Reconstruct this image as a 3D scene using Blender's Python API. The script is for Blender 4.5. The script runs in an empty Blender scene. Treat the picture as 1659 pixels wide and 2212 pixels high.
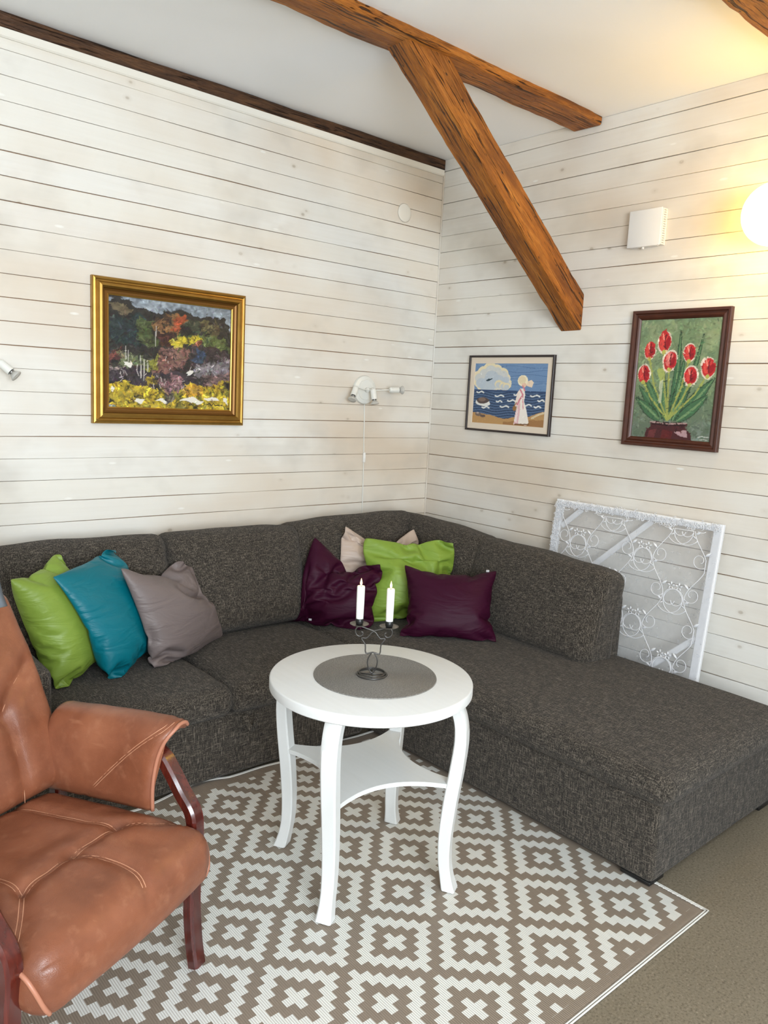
import bpy, bmesh, math, random
import numpy as np
from mathutils import Vector, Matrix, Euler, noise as mnoise
from mathutils.bvhtree import BVHTree

sc = bpy.context.scene
COL = sc.collection
R = math.radians
PI = math.pi
random.seed(7)
rng = np.random.default_rng(11)

# ------------------------------------------------------------------ camera
yaw, pitch, roll = 0.849268525, 0.147974929, 0.0501143672
f = Vector((math.cos(yaw)*math.cos(pitch), math.sin(yaw)*math.cos(pitch), -math.sin(pitch)))
rt0 = Vector((math.sin(yaw), -math.cos(yaw), 0)); up0 = rt0.cross(f)
rt = math.cos(roll)*rt0 + math.sin(roll)*up0
upv = -math.sin(roll)*rt0 + math.cos(roll)*up0
cam = bpy.data.cameras.new('camera'); cam_o = bpy.data.objects.new('camera', cam); COL.objects.link(cam_o)
cam.sensor_fit = 'HORIZONTAL'; cam.sensor_width = 36.0; cam.lens = 36.0*1675.628/1659.0
cam.clip_start = 0.05
mw = Matrix.Identity(4)
for i in range(3):
    mw[i][0] = rt[i]; mw[i][1] = upv[i]; mw[i][2] = -f[i]
mw[0][3], mw[1][3], mw[2][3] = -3.4987, -3.5759, 1.6090
cam_o.matrix_world = mw
sc.camera = cam_o

# ------------------------------------------------------------------ light and exposure
vs = sc.view_settings
vs.view_transform = 'Standard'; vs.look = 'None'; vs.gamma = 1.0; vs.use_curve_mapping = False
vs.exposure = -0.05
sc.display_settings.display_device = 'sRGB'
w = bpy.data.worlds.new('sky'); sc.world = w; w.use_nodes = True
bg = w.node_tree.nodes['Background']; bg.inputs[0].default_value = (0.72, 0.84, 1.0, 1); bg.inputs[1].default_value = 1.0

def window_light(name, loc, rot, sx, sy, power, color):
    l = bpy.data.lights.new(name, 'AREA'); l.shape = 'RECTANGLE'; l.size = sx; l.size_y = sy
    l.energy = power; l.color = color
    o = bpy.data.objects.new(name, l); COL.objects.link(o); o.location = loc; o.rotation_euler = rot
    return o
ROOM_X, ROOM_Y, CEIL = -5.6, -5.6, 3.048
# daylight from the window side behind the camera: one lamp that fills the window opening
window_light('window_near_offscreen', (-3.75, ROOM_Y-0.10, 1.70), (R(90), 0, 0), 2.5, 1.6, 300, (0.86, 0.94, 1.0))

# ------------------------------------------------------------------ helpers
def S(r, g, b, a=1.0):
    c = [v/255.0 for v in (r, g, b)]
    c = [v/12.92 if v <= 0.04045 else ((v+0.055)/1.055)**2.4 for v in c]
    return (c[0], c[1], c[2], a)

def wmat(o):
    m = Matrix.Identity(4); chain = []
    while o is not None: chain.append(o); o = o.parent
    for k in reversed(chain): m = m @ k.matrix_basis
    return m

def obj(name, vf, mat, parent=None, local=False, smooth=True, sharp=None):
    verts, faces = vf
    verts = np.asarray(verts, dtype=float).reshape(-1, 3)
    if parent is not None and not local:
        mi = np.array(wmat(parent).inverted()); verts = verts @ mi[:3, :3].T + mi[:3, 3]
    me = bpy.data.meshes.new(name)
    me.from_pydata(verts.tolist(), [], [tuple(int(i) for i in fc) for fc in faces])
    me.update()
    if smooth:
        me.polygons.foreach_set('use_smooth', [True]*len(me.polygons))
        if sharp: 
            try: me.set_sharp_from_angle(angle=R(sharp))
            except Exception: pass
    if mat is not None: me.materials.append(mat)
    o = bpy.data.objects.new(name, me); COL.objects.link(o)
    if parent is not None: o.parent = parent
    return o

def tag(o, label, cat, group=None):
    o['label'] = label; o['category'] = cat
    if group: o['group'] = group
    return o
def thing(name, label, cat, loc=(0, 0, 0), rotz=0.0, group=None):
    o = bpy.data.objects.new(name, None); COL.objects.link(o); o.empty_display_size = 0.1
    o.location = loc; o.rotation_euler = (0, 0, rotz)
    return tag(o, label, cat, group)
def struct(o):
    o['kind'] = 'structure'; return o

def join(*vfs):
    V, F, n = [], [], 0
    for v, fc in vfs:
        v = np.asarray(v, dtype=float).reshape(-1, 3)
        V.append(v); F += [tuple(i+n for i in q) for q in fc]; n += len(v)
    return np.concatenate(V), F
def xf(vf, m):
    v = np.asarray(vf[0], dtype=float).reshape(-1, 3); a = np.array(m)
    return v @ a[:3, :3].T + a[:3, 3], vf[1]

def box(x0, x1, y0, y1, z0, z1):
    V = [(x0,y0,z0),(x1,y0,z0),(x1,y1,z0),(x0,y1,z0),(x0,y0,z1),(x1,y0,z1),(x1,y1,z1),(x0,y1,z1)]
    return V, [(0,3,2,1),(4,5,6,7),(0,1,5,4),(1,2,6,5),(2,3,7,6),(3,0,4,7)]

def bbox(x0, x1, y0, y1, z0, z1, b=0.004, seg=2):
    bm = bmesh.new()
    vf = box(min(x0,x1), max(x0,x1), min(y0,y1), max(y0,y1), min(z0,z1), max(z0,z1))
    vs_ = [bm.verts.new(v) for v in vf[0]]
    for q in vf[1]: bm.faces.new([vs_[i] for i in q])
    bmesh.ops.bevel(bm, geom=list(bm.edges), offset=b, segments=seg, affect='EDGES', profile=0.5)
    bm.verts.index_update()
    out = ([tuple(v.co) for v in bm.verts], [tuple(v.index for v in q.verts) for q in bm.faces])
    bm.free(); return out

def axis_pts(h, r, nm):
    a = [-h, -h+r*.12, -h+r*.35, -h+r*.65, -h+r]
    mid = list(np.linspace(-h+r, h-r, nm+2)[1:-1])
    return np.array(a + mid + [-x for x in reversed(a)])

def soft_box(hx, hy, hz, r, n=(8, 8, 3), fn=None):
    """rounded box, dense near the edges; fn(P)->P deforms the vertex array"""
    r = min(r, hx*.98, hy*.98, hz*.98)
    ax = [axis_pts(h, r, k) for h, k in zip((hx, hy, hz), n)]
    idx = {}; V = []; F = []
    def vid(i, j, k):
        key = (i, j, k)
        if key not in idx:
            idx[key] = len(V); V.append((ax[0][i], ax[1][j], ax[2][k]))
        return idx[key]
    N = [len(a) for a in ax]
    for k in (0, N[2]-1):
        for i in range(N[0]-1):
            for j in range(N[1]-1):
                q = (vid(i,j,k), vid(i+1,j,k), vid(i+1,j+1,k), vid(i,j+1,k))
                F.append(q if k else q[::-1])
    for j in (0, N[1]-1):
        for i in range(N[0]-1):
            for k in range(N[2]-1):
                q = (vid(i,j,k), vid(i+1,j,k), vid(i+1,j,k+1), vid(i,j,k+1))
                F.append(q[::-1] if j else q)
    for i in (0, N[0]-1):
        for j in range(N[1]-1):
            for k in range(N[2]-1):
                q = (vid(i,j,k), vid(i,j+1,k), vid(i,j+1,k+1), vid(i,j,k+1))
                F.append(q if i else q[::-1])
    P = np.array(V); inner = np.clip(P, [-(hx-r), -(hy-r), -(hz-r)], [hx-r, hy-r, hz-r])
    d = P-inner; L = np.linalg.norm(d, axis=1, keepdims=True); L[L == 0] = 1
    P = inner + d/L*r
    if fn is not None: P = fn(P)
    return P, F

def vnoise(P, s, seed=0.0, amp=1.0):
    return amp*np.array([mnoise.noise((p[0]*s+seed, p[1]*s-seed*1.7, p[2]*s+seed*.6)) for p in P])

def frames(path, up=None, closed=False):
    P = np.asarray(path, float); n = len(P)
    if closed: T = np.roll(P, -1, 0)-np.roll(P, 1, 0)
    else: T = np.gradient(P, axis=0)
    T /= np.maximum(np.linalg.norm(T, axis=1, keepdims=True), 1e-9)
    A = np.zeros((n, 3)); B = np.zeros((n, 3))
    if up is not None:
        up = np.asarray(up, float)
        for i in range(n):
            a = np.cross(up, T[i]); a /= max(np.linalg.norm(a), 1e-9); A[i] = a; B[i] = np.cross(T[i], a)
    else:
        t = T[0]; a = np.cross(t, (0, 0, 1.0))
        if np.linalg.norm(a) < .1: a = np.cross(t, (1.0, 0, 0))
        for i in range(n):
            a = a-(a@T[i])*T[i]; a /= np.linalg.norm(a); A[i] = a; B[i] = np.cross(T[i], a)
    return P, T, A, B

def sweep(path, prof, scale=None, up=None, closed=False, cap=True):
    P, T, A, B = frames(path, up, closed); n = len(P); m = len(prof)
    prof = np.asarray(prof, float); V = []
    for i in range(n):
        s = np.array([1.0, 1.0]) if scale is None else np.broadcast_to(np.asarray(scale[i], float), (2,))
        V.append(P[i] + np.outer(prof[:, 0]*s[0], A[i]) + np.outer(prof[:, 1]*s[1], B[i]))
    V = np.concatenate(V); F = []
    for i in range(n if closed else n-1):
        j = (i+1) % n
        for k in range(m):
            l = (k+1) % m
            F.append((i*m+k, i*m+l, j*m+l, j*m+k))
    if cap and not closed:
        F.append(tuple(range(m))[::-1]); F.append(tuple((n-1)*m+k for k in range(m)))
    return V, F
def circ(r, n=8):
    return [(r*math.cos(2*PI*k/n), r*math.sin(2*PI*k/n)) for k in range(n)]
def rectp(w_, h_, c=0.004):
    a, b = w_/2, h_/2
    return [(a-c,-b),(a,-b+c),(a,b-c),(a-c,b),(-a+c,b),(-a,b-c),(-a,-b+c),(-a+c,-b)]
def tube(path, r, n=8, closed=False): return sweep(path, circ(r, n), closed=closed)

def spline(pts, n=8, closed=False):
    """Catmull-Rom through the points"""
    P = np.asarray(pts, float); out = []
    m = len(P); rngk = range(m if closed else m-1)
    for i in rngk:
        p0 = P[(i-1) % m] if (closed or i > 0) else 2*P[0]-P[1]
        p1 = P[i]; p2 = P[(i+1) % m]
        p3 = P[(i+2) % m] if (closed or i < m-2) else 2*P[-1]-P[-2]
        for k in range(n):
            t = k/n
            out.append(.5*((2*p1)+(-p0+p2)*t+(2*p0-5*p1+4*p2-p3)*t*t+(-p0+3*p1-3*p2+p3)*t**3))
    if not closed: out.append(P[-1])
    return np.array(out)

def lathe(profile, n=32, center=(0, 0, 0)):
    V = []; F = []; m = len(profile)
    for k in range(n):
        a = 2*PI*k/n
        for r_, z in profile: V.append((center[0]+r_*math.cos(a), center[1]+r_*math.sin(a), center[2]+z))
    for k in range(n):
        k2 = (k+1) % n
        for i in range(m-1): F.append((k*m+i, k2*m+i, k2*m+i+1, k*m+i+1))
    return V, F
def aim(d, origin=(0, 0, 0)):
    """matrix taking local +Z to direction d"""
    q = Vector(d).to_track_quat('Z', 'Y'); return Matrix.Translation(origin) @ q.to_matrix().to_4x4()

# ------------------------------------------------------------------ node helpers
class NB:
    def __init__(s, name):
        s.m = bpy.data.materials.new(name); s.m.use_nodes = True; s.t = s.m.node_tree
        s.b = s.t.nodes['Principled BSDF']; s.out = s.t.nodes['Material Output']
    def n(s, typ, ins=None, **props):
        nd = s.t.nodes.new(typ)
        for k, v in props.items(): setattr(nd, k, v)
        for k, v in (ins or {}).items(): s.put(nd.inputs[k], v)
        return nd
    def put(s, sock, v):
        if isinstance(v, bpy.types.NodeSocket): s.t.links.new(v, sock)
        else:
            if isinstance(v, tuple) and len(v) == 4 and len(sock.default_value) == 3: v = v[:3]
            sock.default_value = v
    def math(s, op, a, b=0.0, c=0.0, clamp=False):
        nd = s.n('ShaderNodeMath', operation=op, use_clamp=clamp)
        for i, v in enumerate((a, b, c)): s.put(nd.inputs[i], v)
        return nd.outputs[0]
    def mix(s, fac, a, b, mode='MIX'):
        nd = s.n('ShaderNodeMix', data_type='RGBA', blend_type=mode)
        s.put(nd.inputs[0], fac); s.put(nd.inputs[6], a); s.put(nd.inputs[7], b)
        return nd.outputs[2]
    def ramp(s, fac, stops, interp='LINEAR'):
        nd = s.n('ShaderNodeValToRGB'); s.put(nd.inputs[0], fac); cr = nd.color_ramp; cr.interpolation = interp
        while len(cr.elements) < len(stops): cr.elements.new(0.5)
        for e, (p, c) in zip(cr.elements, stops):
            e.position = p; e.color = c if isinstance(c, tuple) else (c, c, c, 1)
        return nd.outputs[0]
    def obj(s): return s.n('ShaderNodeTexCoord').outputs['Object']
    def pos(s): return s.n('ShaderNodeNewGeometry').outputs['Position']
    def map(s, v, scale=(1, 1, 1), loc=(0, 0, 0), rot=(0, 0, 0)):
        nd = s.n('ShaderNodeMapping'); s.put(nd.inputs[0], v)
        nd.inputs['Scale'].default_value = scale; nd.inputs['Location'].default_value = loc; nd.inputs['Rotation'].default_value = rot
        return nd.outputs[0]
    def noise(s, v, scale=5.0, detail=3.0, rough=0.5, dist=0.0):
        nd = s.n('ShaderNodeTexNoise'); s.put(nd.inputs['Vector'], v)
        nd.inputs['Scale'].default_value = scale; nd.inputs['Detail'].default_value = detail
        nd.inputs['Roughness'].default_value = rough; nd.inputs['Distortion'].default_value = dist
        return nd.outputs[0]
    def vor(s, v, scale=5.0, out='Distance', rnd=1.0):
        nd = s.n('ShaderNodeTexVoronoi'); s.put(nd.inputs['Vector'], v); nd.inputs['Scale'].default_value = scale
        nd.inputs['Randomness'].default_value = rnd
        return nd.outputs[out]
    def xyz(s, v):
        nd = s.n('ShaderNodeSeparateXYZ'); s.put(nd.inputs[0], v); return nd.outputs
    def comb(s, x=0.0, y=0.0, z=0.0):
        nd = s.n('ShaderNodeCombineXYZ')
        for i, v in enumerate((x, y, z)): s.put(nd.inputs[i], v)
        return nd.outputs[0]
    def bump(s, h, strength=0.3, dist=0.002):
        nd = s.n('ShaderNodeBump'); nd.inputs['Strength'].default_value = strength; nd.inputs['Distance'].default_value = dist
        s.put(nd.inputs['Height'], h); s.t.links.new(nd.outputs[0], s.b.inputs['Normal'])
    def set(s, **kw):
        names = dict(color='Base Color', rough='Roughness', metal='Metallic', spec='Specular IOR Level', sheen='Sheen Weight',
                     sheenr='Sheen Roughness', sheent='Sheen Tint', coat='Coat Weight', coatr='Coat Roughness', emit='Emission Color',
                     emits='Emission Strength', trans='Transmission Weight', alpha='Alpha', sss='Subsurface Weight', aniso='Anisotropic')
        for k, v in kw.items(): s.put(s.b.inputs[names[k]], v)
        return s.m

def plain(name, col, rough=0.5, metal=0.0, **kw):
    b = NB(name); return b.set(color=col, rough=rough, metal=metal, **kw)

# --- wall boards: white-glazed pine
def mat_boards(name, along, seed):
    b = NB(name); p = b.pos(); x = b.xyz(p); u = x[along]; v = x[2]
    rnd = b.n('ShaderNodeObjectInfo').outputs['Random']
    uu = b.math('ADD', u, b.math('MULTIPLY', rnd, 37.0+seed))
    vec = b.comb(uu, v, 0.0)
    grain = b.noise(b.map(vec, (2.2, 60, 1)), 1.0, 4, 0.6)
    blot = b.noise(b.map(b.comb(u, v, seed), (0.9, 1.3, 1)), 1.0, 3, 0.55)
    blot2 = b.noise(b.map(b.comb(u, v, seed+4), (2.5, 3.5, 1)), 1.0, 3, 0.6)
    white = b.mix(grain, S(233, 232, 228), S(221, 218, 211))
    tone = b.mix(b.math('MULTIPLY', rnd, 0.5), white, S(226, 220, 207))
    warm = b.mix(b.ramp(blot, [(0.44, 0.0), (0.70, 0.7)]), tone, S(206, 187, 164))
    grey = b.mix(b.ramp(blot2, [(0.52, 0.0), (0.78, 0.55)]), warm, S(188, 182, 172))
    # knots: oval, sparse
    kd = b.vor(b.map(vec, (7.0, 10.3, 1)), 1.0)
    kn = b.ramp(kd, [(0.0, 0.35), (0.04, 0.6), (0.07, 0.45), (0.10, 0.12), (0.2, 0.0)])
    kpres = b.ramp(b.noise(b.map(vec, (2.0, 8.0, 1)), 1.0, 1), [(0.50, 0.0), (0.58, 1.0)])
    c = b.mix(b.math('MULTIPLY', kn, kpres), grey, S(150, 132, 108))
    # filled nail holes
    pd = b.vor(b.map(vec, (3.0, 10.3, 1), (3.3, .4, 0)), 1.0)
    c = b.mix(b.ramp(pd, [(0.0, 0.8), (0.05, 0.5), (0.07, 0.0)]), c, S(240, 239, 234))
    b.bump(grain, 0.25, 0.002)
    return b.set(color=c, rough=0.62, spec=0.3)
M_WALL_L = mat_boards('whitewashed_pine_left', 0, 1.0)
M_WALL_R = mat_boards('whitewashed_pine_right', 1, 5.0)
M_GAP = plain('bare_wood_behind_boards', S(150, 112, 80), 0.9)
M_WHITE_TRIM = plain('white_trim_paint', S(228, 224, 214), 0.5)

def mat_ceiling():
    b = NB('ceiling_paint'); p = b.pos()
    n1 = b.noise(p, 0.8, 2); n2 = b.noise(p, 60, 2)
    c = b.mix(b.ramp(n1, [(0.45, 0.0), (0.6, 1.0)]), S(247, 248, 250), S(241, 242, 243))
    b.bump(n2, 0.08, 0.002)
    return b.set(color=c, rough=0.7, spec=0.2)
M_CEIL = mat_ceiling()

def mat_floor():
    b = NB('sealed_concrete'); p = b.pos()
    a = b.noise(p, 3.0, 4, 0.6); s1 = b.noise(p, 130, 3, 0.7)
    c = b.mix(a, S(112, 103, 87), S(130, 120, 103))
    c = b.mix(b.ramp(s1, [(0.36, 0.8), (0.48, 0.0)]), c, S(84, 75, 61))
    c = b.mix(b.ramp(s1, [(0.58, 0.0), (0.72, 0.5)]), c, S(176, 166, 148))
    sp = b.vor(p, 14.0); c = b.mix(b.ramp(sp, [(0.0, 0.9), (0.035, 0.0)]), c, S(190, 182, 165))
    b.bump(s1, 0.06, 0.001)
    return b.set(color=c, rough=0.5, spec=0.35)
M_FLOOR = mat_floor()

def mat_beam(name, c0, c1, c2, dark):
    b = NB(name); o = b.obj()
    g = b.noise(b.map(o, (3.0, 38, 38)), 1.0, 5, 0.65, 0.6)
    g2 = b.noise(b.map(o, (2.0, 9, 9)), 1.0, 4, 0.65)
    fine = b.noise(b.map(o, (18, 160, 160)), 1.0, 3, 0.6)
    c = b.ramp(g, [(0.28, c0), (0.5, c1), (0.72, c2)])
    c = b.mix(b.ramp(fine, [(0.42, 0.0), (0.68, 0.45)]), c, dark)
    c = b.mix(b.ramp(g2, [(0.5, 0.0), (0.7, 0.75)]), c, dark)
    cr = b.noise(b.map(o, (3.2, 80, 80), (3, 1, 2)), 1.0, 3, 0.55, 0.6)
    c = b.mix(b.ramp(cr, [(0.575, 0.0), (0.65, 0.85)]), c, S(38, 22, 12))
    pits = b.vor(b.map(o, (16, 34, 34)), 1.0)
    pm = b.math('MULTIPLY', b.ramp(pits, [(0.0, 1.0), (0.10, 0.9), (0.16, 0.0)]), b.ramp(g2, [(0.48, 0.0), (0.56, 1.0)]))
    c = b.mix(pm, c, S(36, 20, 12))
    h = b.math('ADD', b.math('ADD', g, b.math('MULTIPLY', fine, 0.5)), b.math('MULTIPLY', b.ramp(cr, [(0.58, 0.0), (0.66, 1.0)]), -1.2))
    b.bump(h, 1.0, 0.012)
    return b.set(color=c, rough=0.5, spec=0.35)
M_BEAM = mat_beam('oiled_timber', S(132, 76, 24), S(170, 102, 34), S(196, 128, 54), S(96, 52, 20))
M_BEAM_DARK = mat_beam('old_dark_timber', S(58, 38, 26), S(84, 56, 36), S(110, 76, 48), S(40, 26, 18))

def mat_sofa():
    b = NB('charcoal_tweed'); o = b.obj(); e = b.noise(o, 5.0, 2)
    c = b.mix(b.math('MULTIPLY', e, 0.6), S(54, 50, 45), S(60, 53, 45)); hs = None
    for k, sc3 in enumerate(((30, 300, 300), (300, 30, 300), (300, 300, 30))):
        n_ = b.noise(b.map(o, sc3, (k*3.1, k*1.7, k*5.3)), 1.0, 2, 0.65)
        c = b.mix(b.ramp(n_, [(0.32, 0.75), (0.45, 0.0)]), c, S(24, 22, 20))
        c = b.mix(b.ramp(n_, [(0.55, 0.0), (0.70, 0.7)]), c, S(128, 118, 106))
        hs = n_ if hs is None else b.math('ADD', hs, n_)
    b.bump(hs, 0.6, 0.004)
    return b.set(color=c, rough=0.95, spec=0.1, sheen=0.08, sheenr=0.6)
M_SOFA = mat_sofa()
M_BLACK = plain('black_plastic', S(14, 13, 13), 0.5)

def mat_satin(name, col, dark, rough=0.4, sheen=0.3, spec=0.4, crease=0.5):
    b = NB(name); o = b.obj(); wv = b.noise(b.map(o, (260, 260, 900)), 1.0, 2)
    cz = b.noise(b.map(o, (5, 5, 14), rot=(0.3, 0.5, 0.4)), 1.0, 3, 0.5, 1.2)
    c = tuple((p+q)/2 for p, q in zip(col, dark))
    b.bump(b.math('ADD', cz, b.math('MULTIPLY', wv, 0.02)), crease, 0.022)
    return b.set(color=c, rough=rough, spec=spec, sheen=sheen, sheenr=0.3, sheent=col)
M_LIME = mat_satin('lime_satin', S(132, 156, 64), S(114, 138, 50), 0.44)
M_LIME2 = mat_satin('lime_fabric', S(130, 156, 60), S(114, 142, 48), 0.5)
M_TEAL = mat_satin('teal_satin', S(0, 114, 128), S(0, 94, 108), 0.42, 0.1, 0.32)
M_GREY = mat_satin('taupe_satin', S(116, 104, 102), S(104, 93, 91), 0.48)
M_PLUM = mat_satin('plum_satin', S(58, 12, 38), S(46, 8, 30), 0.5, 0.0, 0.14)
M_SILVER = mat_satin('silver_beige_satin', S(196, 180, 168), S(176, 154, 140), 0.4)

def mat_leather():
    b = NB('brown_leather'); o = b.obj()
    n1 = b.noise(o, 5.0, 4, 0.6); n2 = b.noise(o, 26.0, 3, 0.6); g = b.vor(o, 420.0)
    c = b.ramp(n1, [(0.3, S(112, 64, 43)), (0.55, S(136, 82, 57)), (0.75, S(154, 98, 70))])
    c = b.mix(b.ramp(n2, [(0.55, 0.0), (0.8, 0.35)]), c, S(176, 122, 92))
    sc_ = b.noise(b.map(o, (30, 4, 20), rot=(0, 0, .6)), 1.0, 3)
    c = b.mix(b.ramp(sc_, [(0.68, 0.0), (0.74, 0.3)]), c, S(186, 130, 98))
    h = b.math('ADD', b.math('MULTIPLY', n2, 1.2), b.math('MULTIPLY', g, 0.25))
    b.bump(h, 0.25, 0.004)
    return b.set(color=c, rough=b.ramp(n2, [(0.3, 0.30), (0.7, 0.46)]), spec=0.5)
M_LEATHER = mat_leather()
M_PIPING = plain('leather_piping', S(168, 112, 88), 0.42)
M_STITCH = plain('pale_stitching', S(190, 138, 108), 0.6)

def mat_mahogany():
    b = NB('mahogany_lacquer'); o = b.obj()
    g = b.noise(b.map(o, (40, 40, 4)), 1.0, 4, 0.6, 0.5)
    c = b.ramp(g, [(0.3, S(48, 12, 10)), (0.6, S(84, 26, 18)), (0.8, S(104, 38, 24))])
    return b.set(color=c, rough=0.22, spec=0.5, coat=0.5, coatr=0.1)
M_MAHOG = mat_mahogany()

def mat_table():
    b = NB('white_table_paint'); o = b.obj(); g = b.noise(b.map(o, (60, 4, 4)), 1.0, 3)
    c = b.mix(g, S(222, 223, 222), S(214, 215, 213)); b.bump(g, 0.08, 0.002)
    return b.set(color=c, rough=0.38, spec=0.4)
M_TABLE = mat_table()

def mat_mat():
    b = NB('woven_grey_vinyl'); o = b.obj(); x = b.xyz(o)
    rad = b.math('POWER', b.math('ADD', b.math('MULTIPLY', x[0], x[0]), b.math('MULTIPLY', x[1], x[1])), 0.5)
    ang = b.math('ARCTAN2', x[1], x[0])
    n1 = b.noise(b.comb(b.math('MULTIPLY', ang, 40.0), b.math('MULTIPLY', rad, 300.0), 0.0), 1.0, 2)
    c = b.ramp(n1, [(0.3, S(96, 93, 88)), (0.7, S(136, 132, 126))])
    return b.set(color=c, rough=0.5, spec=0.4)
M_MAT = mat_mat()
M_IRON = plain('dark_iron_wire', S(92, 90, 88), 0.36, 0.85)
M_CUP = plain('dark_candle_cup', S(52, 52, 52), 0.35, 0.7)
M_PLATE = plain('pewter_drip_plate', S(128, 122, 116), 0.35, 0.9)
M_WAX = plain('white_candle_wax', S(244, 242, 238), 0.4, sss=0.15)
M_WICK = plain('burnt_wick', S(30, 24, 20), 0.9)
M_FLAME = plain('flame', (1, .7, .3, 1), 0.5, emit=(1.0, 0.62, 0.22, 1), emits=9.0)

def mat_rug():
    b = NB('stepped_diamond_weave'); p = b.pos(); x = b.xyz(p)
    cx, cy = 0.0254, 0.0268
    ii = b.math('ROUND', b.math('DIVIDE', b.math('ADD', x[0], 1.684), cx))
    jj = b.math('ROUND', b.math('DIVIDE', b.math('ADD', x[1], 1.742), cy))
    def wrap(v, n, off):
        t = b.math('ADD', v, off + n/2 + n*20)
        t = b.math('MODULO', t, float(n))
        return b.math('ABSOLUTE', b.math('SUBTRACT', t, n/2))
    dA = b.math('ADD', wrap(ii, 14, 0), wrap(jj, 12, 0))
    dB = b.math('ADD', wrap(ii, 14, 7), wrap(jj, 12, 6))
    d = b.math('MINIMUM', dA, dB)
    w1 = b.math('LESS_THAN', d, 1.5)
    w2 = b.math('MULTIPLY', b.math('GREATER_THAN', d, 3.5), b.math('LESS_THAN', d, 5.5))
    wh = b.math('ADD', w1, w2)
    inside = b.math('MULTIPLY', b.math('LESS_THAN', x[0], -1.1635), b.math('GREATER_THAN', x[1], -2.533))
    inside = b.math('MULTIPLY', inside, b.math('LESS_THAN', x[1], -0.958))
    wh = b.math('MULTIPLY', wh, inside)
    # straw rows run along y
    st = b.math('SINE', b.math('MULTIPLY', x[0], 2*PI/0.00635))
    st01 = b.math('MULTIPLY_ADD', st, 0.5, 0.5)
    n1 = b.noise(b.map(p, (160, 12, 1)), 1.0, 2)
    white = b.mix(b.ramp(st01, [(0.05, 0.75), (0.4, 0.0)]), S(226, 226, 222), S(178, 170, 160))
    taupe = b.mix(b.math('MULTIPLY', n1, 0.5), S(132, 119, 106), S(146, 132, 118))
    c = b.mix(wh, taupe, white)
    b.bump(st01, 0.5, 0.0015)
    return b.set(color=c, rough=0.42, spec=0.45)
M_RUG = mat_rug()
M_RUG_EDGE = plain('rug_binding', S(214, 212, 206), 0.5)

def mat_gold():
    b = NB('gilt_frame'); o = b.obj(); n1 = b.noise(o, 18, 3)
    c = b.mix(n1, S(146, 108, 46), S(184, 146, 76))
    return b.set(color=c, rough=0.32, metal=0.85)
M_GOLD = mat_gold()
M_GOLD_DARK = plain('bronze_frame_cove', S(112, 76, 30), 0.38, 0.6)
def mat_wframe():
    b = NB('red_brown_frame_wood'); o = b.obj(); g = b.noise(b.map(o, (20, 20, 20)), 1.0, 3)
    return b.set(color=b.mix(g, S(52, 24, 16), S(86, 44, 28)), rough=0.35, spec=0.5)
M_WFRAME = mat_wframe()
M_DFRAME = plain('black_brown_frame', S(40, 30, 30), 0.4)
M_PASSE = plain('cream_mount', S(222, 208, 190), 0.7)
def mat_paint(name, rough=0.5, bump=0.3, weave=False):
    b = NB(name); a = b.n('ShaderNodeVertexColor', layer_name='paint').outputs[0]
    o = b.obj()
    if weave: h = b.noise(o, 420, 1)
    else: h = b.noise(o, 90, 3)
    b.bump(h, bump, 0.003)
    return b.set(color=a, rough=rough, spec=0.4)
M_OIL = mat_paint('oil_paint', 0.38, 0.5); M_EMB = mat_paint('embroidery_wool', 0.9, 0.4, True)
M_PLASTIC = plain('white_plastic', S(232, 230, 226), 0.4)
M_LAMP_WHITE = plain('white_lamp_enamel', S(226, 226, 220), 0.3)
M_CHROME = plain('lamp_steel', S(150, 150, 148), 0.25, 0.9)
M_LENS = plain('lamp_glass', S(190, 188, 182), 0.15, spec=0.7)
M_GLOBE = plain('lit_opal_glass', (1, .9, .7, 1), 0.3, emit=(1.0, 0.60, 0.10, 1), emits=19.0)
M_SCREEN = plain('white_screen_paint', S(232, 233, 236), 0.45)
M_EMBROID = plain('white_embroidery', S(228, 229, 233), 0.8)
def mat_sheer(name, dens, col):
    b = NB(name); o = b.obj()
    n1 = b.noise(o, 30, 3)
    tr = b.n('ShaderNodeBsdfTransparent'); df = b.n('ShaderNodeBsdfDiffuse'); df.inputs[0].default_value = col
    tl = b.n('ShaderNodeBsdfTranslucent'); tl.inputs[0].default_value = col
    m1 = b.n('ShaderNodeMixShader'); m1.inputs[0].default_value = 0.25
    b.t.links.new(df.outputs[0], m1.inputs[1]); b.t.links.new(tl.outputs[0], m1.inputs[2])
    m2 = b.n('ShaderNodeMixShader'); b.put(m2.inputs[0], b.math('ADD', dens-0.1, b.math('MULTIPLY', n1, 0.2)))
    b.t.links.new(tr.outputs[0], m2.inputs[1]); b.t.links.new(m1.outputs[0], m2.inputs[2])
    b.t.links.new(m2.outputs[0], b.out.inputs[0]); return b.m
M_SHEER = mat_sheer('sheer_voile', 0.30, S(214, 216, 222))
M_THROW = plain('blue_grey_throw', S(108, 116, 124), 0.95)
M_TAGW = plain('white_care_label', S(190, 190, 192), 0.7)

# ================================================================== room shell
floor = struct(obj('floor', box(ROOM_X-.2, .12, ROOM_Y-.2, .12, -.12, 0), M_FLOOR, smooth=False))
ceil = struct(obj('ceiling', box(ROOM_X-.2, .12, ROOM_Y-.2, .12, CEIL, CEIL+.12), M_CEIL, smooth=False))
wall_left = struct(obj('wall_left', box(ROOM_X-.2, .12, .012, .12, 0, CEIL), M_GAP, smooth=False))
wall_right = struct(obj('wall_right', box(.012, .12, ROOM_Y-.2, .012, 0, CEIL), M_GAP, smooth=False))

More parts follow.
